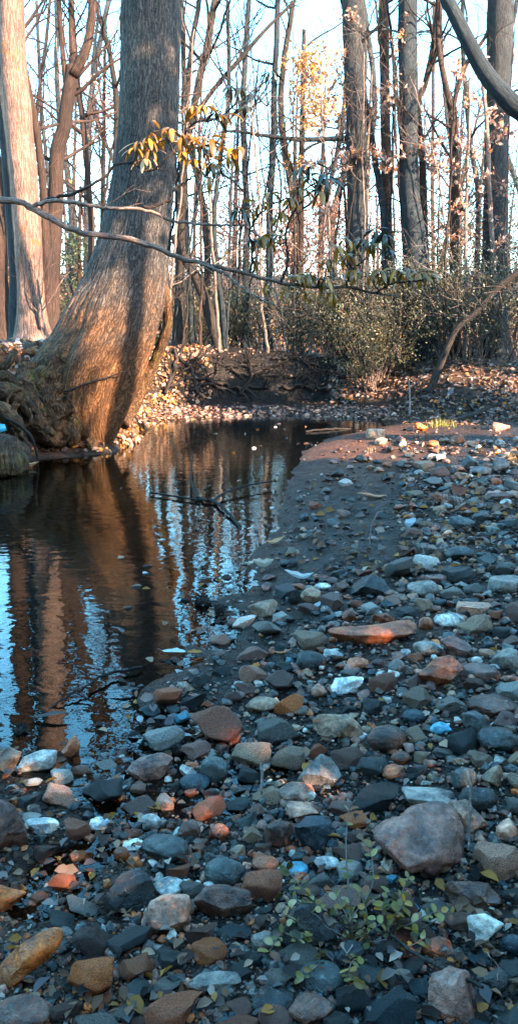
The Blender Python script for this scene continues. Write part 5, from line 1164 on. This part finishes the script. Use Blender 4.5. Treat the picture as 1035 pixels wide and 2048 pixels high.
big_leaf(562, 1308, 46, .1, (.60, .20, .08), 'thin red-orange leaf strip on the mud left of the long slab', 15, .2, .2)
big_leaf(66, 932, 24, .3, (.70, .40, .2), 'sunlit tan leaf caught at the foot of the mossy root knob', 16, .5, .5, z=.02)
big_leaf(100, 1437, 80, .08, (.09, .08, .07), 'dark sodden leaf floating just above the puddles at left', 17, .1, .2, z=.004)
big_leaf(250, 1385, 60, .1, (.10, .09, .08), 'dark flat sodden leaf in the shallows below the sky reflection', 18, .1, .25, z=.004)
# blue scrap by the roots
p = at_y(2, 856, 8.0); mb = MB(); W = .09
V = np.array([[-W * 1.2, 0, -W], [W * .7, -.02, -W * .2], [W * .5, -.01, W * .45], [-W * 1.2, .02, W * .55]]); V2 = V + [0, .004, 0]
mb.add(np.concatenate([V, V2]) + p, [[0, 1, 2, 3], [7, 6, 5, 4], [0, 4, 5, 1], [1, 5, 6, 2], [2, 6, 7, 3], [3, 7, 4, 0]], None, None, (.05, .45, .62))
tag(mb.build('plastic_scrap', M_GLOSS, loc=tuple(p), smooth=False), 'bright blue flat scrap jutting in beside the roots at the left edge', 'scrap')

# spiky seed balls
def seed_ball(px, py, w, label, seed, z=None):
    r = np.random.default_rng(seed); p = hit1(px, py + w * .2) if z is None else at_z(px, py, z); R = w * p[1] / F / 2; v, f = ICO[3]; mb = MB(); c = p + [0, 0, R * .7]
    mb.add(v * R * .72 + c, None, f)
    for d in norm(r.normal(size=(110, 3))): tube(mb, [c + d * R * .65, c + d * R * 1.05], [R * .10, R * .015], 4, None, False)
    tag(mb.build('seed_ball', B_DARK, loc=tuple(p)), label, 'seed ball', 'spiky black seed balls')
seed_ball(588, 1200, 30, 'spiky black seed ball left of the tan angular stone', 1)
seed_ball(440, 1222, 28, 'spiky black seed ball at the water edge by the dark debris', 2)
seed_ball(405, 1216, 36, 'spiky black seed ball half under water, left of its neighbour by the dark debris', 3, z=-.02)
seed_ball(42, 1478, 44, 'spiky black clump in the shallows at the left edge', 4, z=-.03)
seed_ball(356, 1502, 34, 'spiky black ball under the V of the split leaf', 5)

# grass tuft and moss
def tuft(px, py, n, h, cols, label, seed, spread=.12, name='grass_tuft'):
    r = np.random.default_rng(seed); b = hit1(px, py); mb = MB()
    for k in range(n):
        a = r.uniform(0, 6.28); o_ = b + [r.normal(0, spread), r.normal(0, spread * .7), 0]; o_[2] = gz(o_[0], o_[1]) - .005; hh = h * r.uniform(.5, 1.2); d = np.array([math.cos(a), math.sin(a), 0]) * hh * r.uniform(.1, .6); t = np.linspace(0, 1, 6)[:, None]
        P = o_ + d * t ** 2 + np.array([0, 0, hh]) * (t - .25 * t * t); wd = norm(np.cross(d, [0, 0, 1])) * .003 * (1 - t * .95); V = np.stack([P - wd, P + wd], 1).reshape(-1, 3); i = np.arange(5)[:, None] * 2
        mb.add(V, np.stack([i, i + 1, i + 3, i + 2], -1).reshape(-1, 4), None, None, np.array(cols[r.integers(len(cols))]) * r.uniform(.7, 1.2))
    tag(mb.build(name, M_LEAF, loc=tuple(b)), label, 'grass')
GR = [(.42, .36, .07), (.30, .30, .06), (.50, .40, .12)]
tuft(880, 852, 130, .16, GR, 'sunlit yellow-green grass tuft on the far end of the gravel bar', 1, .10)
tuft(735, 905, 30, .10, GR + LIT, 'thin dry grass tuft at the top of the sandy streaks', 2, .04)
tuft(905, 1005, 60, .10, [(.5, .3, .24), (.4, .28, .2)], 'reddish dry grass wisps right of the bleached stick', 3, .04)
tuft(345, 795, 90, .10, [(.5, .36, .04), (.42, .30, .05)], 'golden moss-like grass patch at the far bank by the leaning tree', 4, .12)
tuft(1020, 915, 40, .12, GR + LIT, 'pale grass wisps by the right edge near the upright pointed stone', 5, .04)
tuft(945, 700, 160, .30, [(.42, .32, .2), (.3, .24, .15)], 'dry straw-coloured grass under the leaning bare trunk', 6, .22)

# seedlings with round leaves among the stones
SC = [(.30, .20, .03), (.42, .26, .06), (.18, .14, .025), (.48, .22, .03), (.32, .23, .06), (.58, .40, .18), (.08, .06, .015), (.30, .09, .03)]
def seedling(label, roots, stems, seed, R0=(.0045, .009)):
    rng = np.random.default_rng(seed); bp = hit1(*roots[0]); t = thing('seedling', label, 'plant', tuple(bp), 'round-leaved seedlings among the stones'); nl = 0
    for si, s in enumerate(stems):
        ro = roots[si % len(roots)]; r0 = hit1(*ro); pts = [r0] + [at_z(a + rng.normal(0, 4), b + rng.normal(0, 4), bp[2] + z + .012) for a, b, z in s]
        P = smooth_path(np.array(pts), 20); P += np.cumsum(rng.normal(0, .0007, P.shape), 0); mb = MB(); tube(mb, P, np.linspace(.0022, .0009, 20), 5, np.array((.16, .10, .08)), False); mb.build('stem', M_GLOSS, t)
        i = 3
        while i < 20:
            for sd in (-1, 1):
                if rng.random() < .12 or nl > 96: continue
                d = norm(P[i] - P[i - 1]); w_ = norm(np.cross(d, [0, 0, 1])) * sd; Rr = rng.uniform(*R0) * (1.15 if i > 15 else 1); tip = norm(w_ * rng.uniform(.5, 1) + d * rng.uniform(0, .8) + [0, 0, rng.uniform(-.5, .7)])
                c = P[i] + tip * (Rr * 1.3); up = norm(np.cross(np.cross(tip, [0, 0, 1.]), tip) + rng.normal(0, .45, 3)); sx = norm(np.cross(tip, up)); up = norm(np.cross(sx, tip)); a = np.linspace(0, 2 * PI, 13)[:-1]; w2 = rng.uniform(.7, 1.05); cup = rng.uniform(-.15, .5); wr = rng.normal(0, .07, 12)
                rim = c + (np.cos(a)[:, None] * tip * Rr * 1.15 + (np.sin(a) * w2 * (1 + wr))[:, None] * sx * Rr) + up * (np.abs(np.sin(a)) * cup - .25 * np.maximum(np.cos(a), 0) ** 2)[:, None] * Rr; inn = c + (np.cos(a)[:, None] * tip * Rr * .5 + np.sin(a)[:, None] * sx * Rr * .5 * w2) + up * (np.abs(np.sin(a)) * cup * .3)[:, None] * Rr
                V = np.concatenate([rim, inn, [c - up * Rr * .05]]); k = np.arange(12); kk = (k + 1) % 12; lf = MB(); col = np.array(SC[rng.integers(len(SC))]) * rng.uniform(.5, 1.25); cc = np.concatenate([np.tile(col * rng.uniform(.6, 1.2), (12, 1)), np.tile(col, (13, 1))])
                lf.add(V, np.stack([k, kk, kk + 12, k + 12], -1), np.stack([k + 12, kk + 12, np.full(12, 24)], -1), None, cc); tube(lf, [P[i], c - tip * Rr], [.0005, .0004], 3, col * .6, False); lf.build('leaf', M_LEAF, t); nl += 1
            i += int(rng.integers(1, 4))
seedling('tallest middle seedling, its stem reaching up past the biggest boulder', [(705, 1890), (680, 1862), (735, 1860)], [[(700, 1800, .05), (690, 1700, .09), (695, 1592, .12)], [(735, 1790, .05), (742, 1690, .08)], [(706, 1930, .03), (706, 1962, .05)], [(690, 1840, .05), (660, 1780, .07)], [(735, 1850, .04), (728, 1780, .07)],
         [(720, 1870, .04), (760, 1850, .05)], [(680, 1870, .04), (650, 1850, .05)], [(700, 1850, .05), (712, 1815, .06)], [(740, 1890, .03), (770, 1880, .04)], [(675, 1830, .05), (690, 1800, .06)]], 1)
seedling('sprawling left seedling with reddish and yellow leaves', [(640, 1885), (600, 1850), (655, 1840)], [[(600, 1810, .05), (555, 1795, .06)], [(600, 1880, .03), (560, 1870, .04), (535, 1905, .05)], [(620, 1790, .06), (590, 1760, .07), (568, 1735, .08)], [(630, 1930, .02), (600, 1950, .03)], [(600, 1840, .04), (570, 1830, .05)],
         [(650, 1820, .04), (625, 1800, .05)], [(620, 1870, .03), (590, 1885, .04)], [(640, 1850, .04), (618, 1825, .05)]], 2)
seedling('smaller right seedling spreading under the biggest boulder', [(780, 1880), (760, 1850), (800, 1860)], [[(790, 1810, .05), (815, 1750, .08)], [(810, 1850, .04), (860, 1830, .05), (905, 1828, .06)], [(800, 1890, .03), (845, 1875, .04)], [(760, 1820, .05), (775, 1790, .06)], [(780, 1840, .04), (800, 1800, .06)], [(840, 1860, .03), (870, 1845, .04)]], 3)
print('SCRIPT', time.time() - T0)
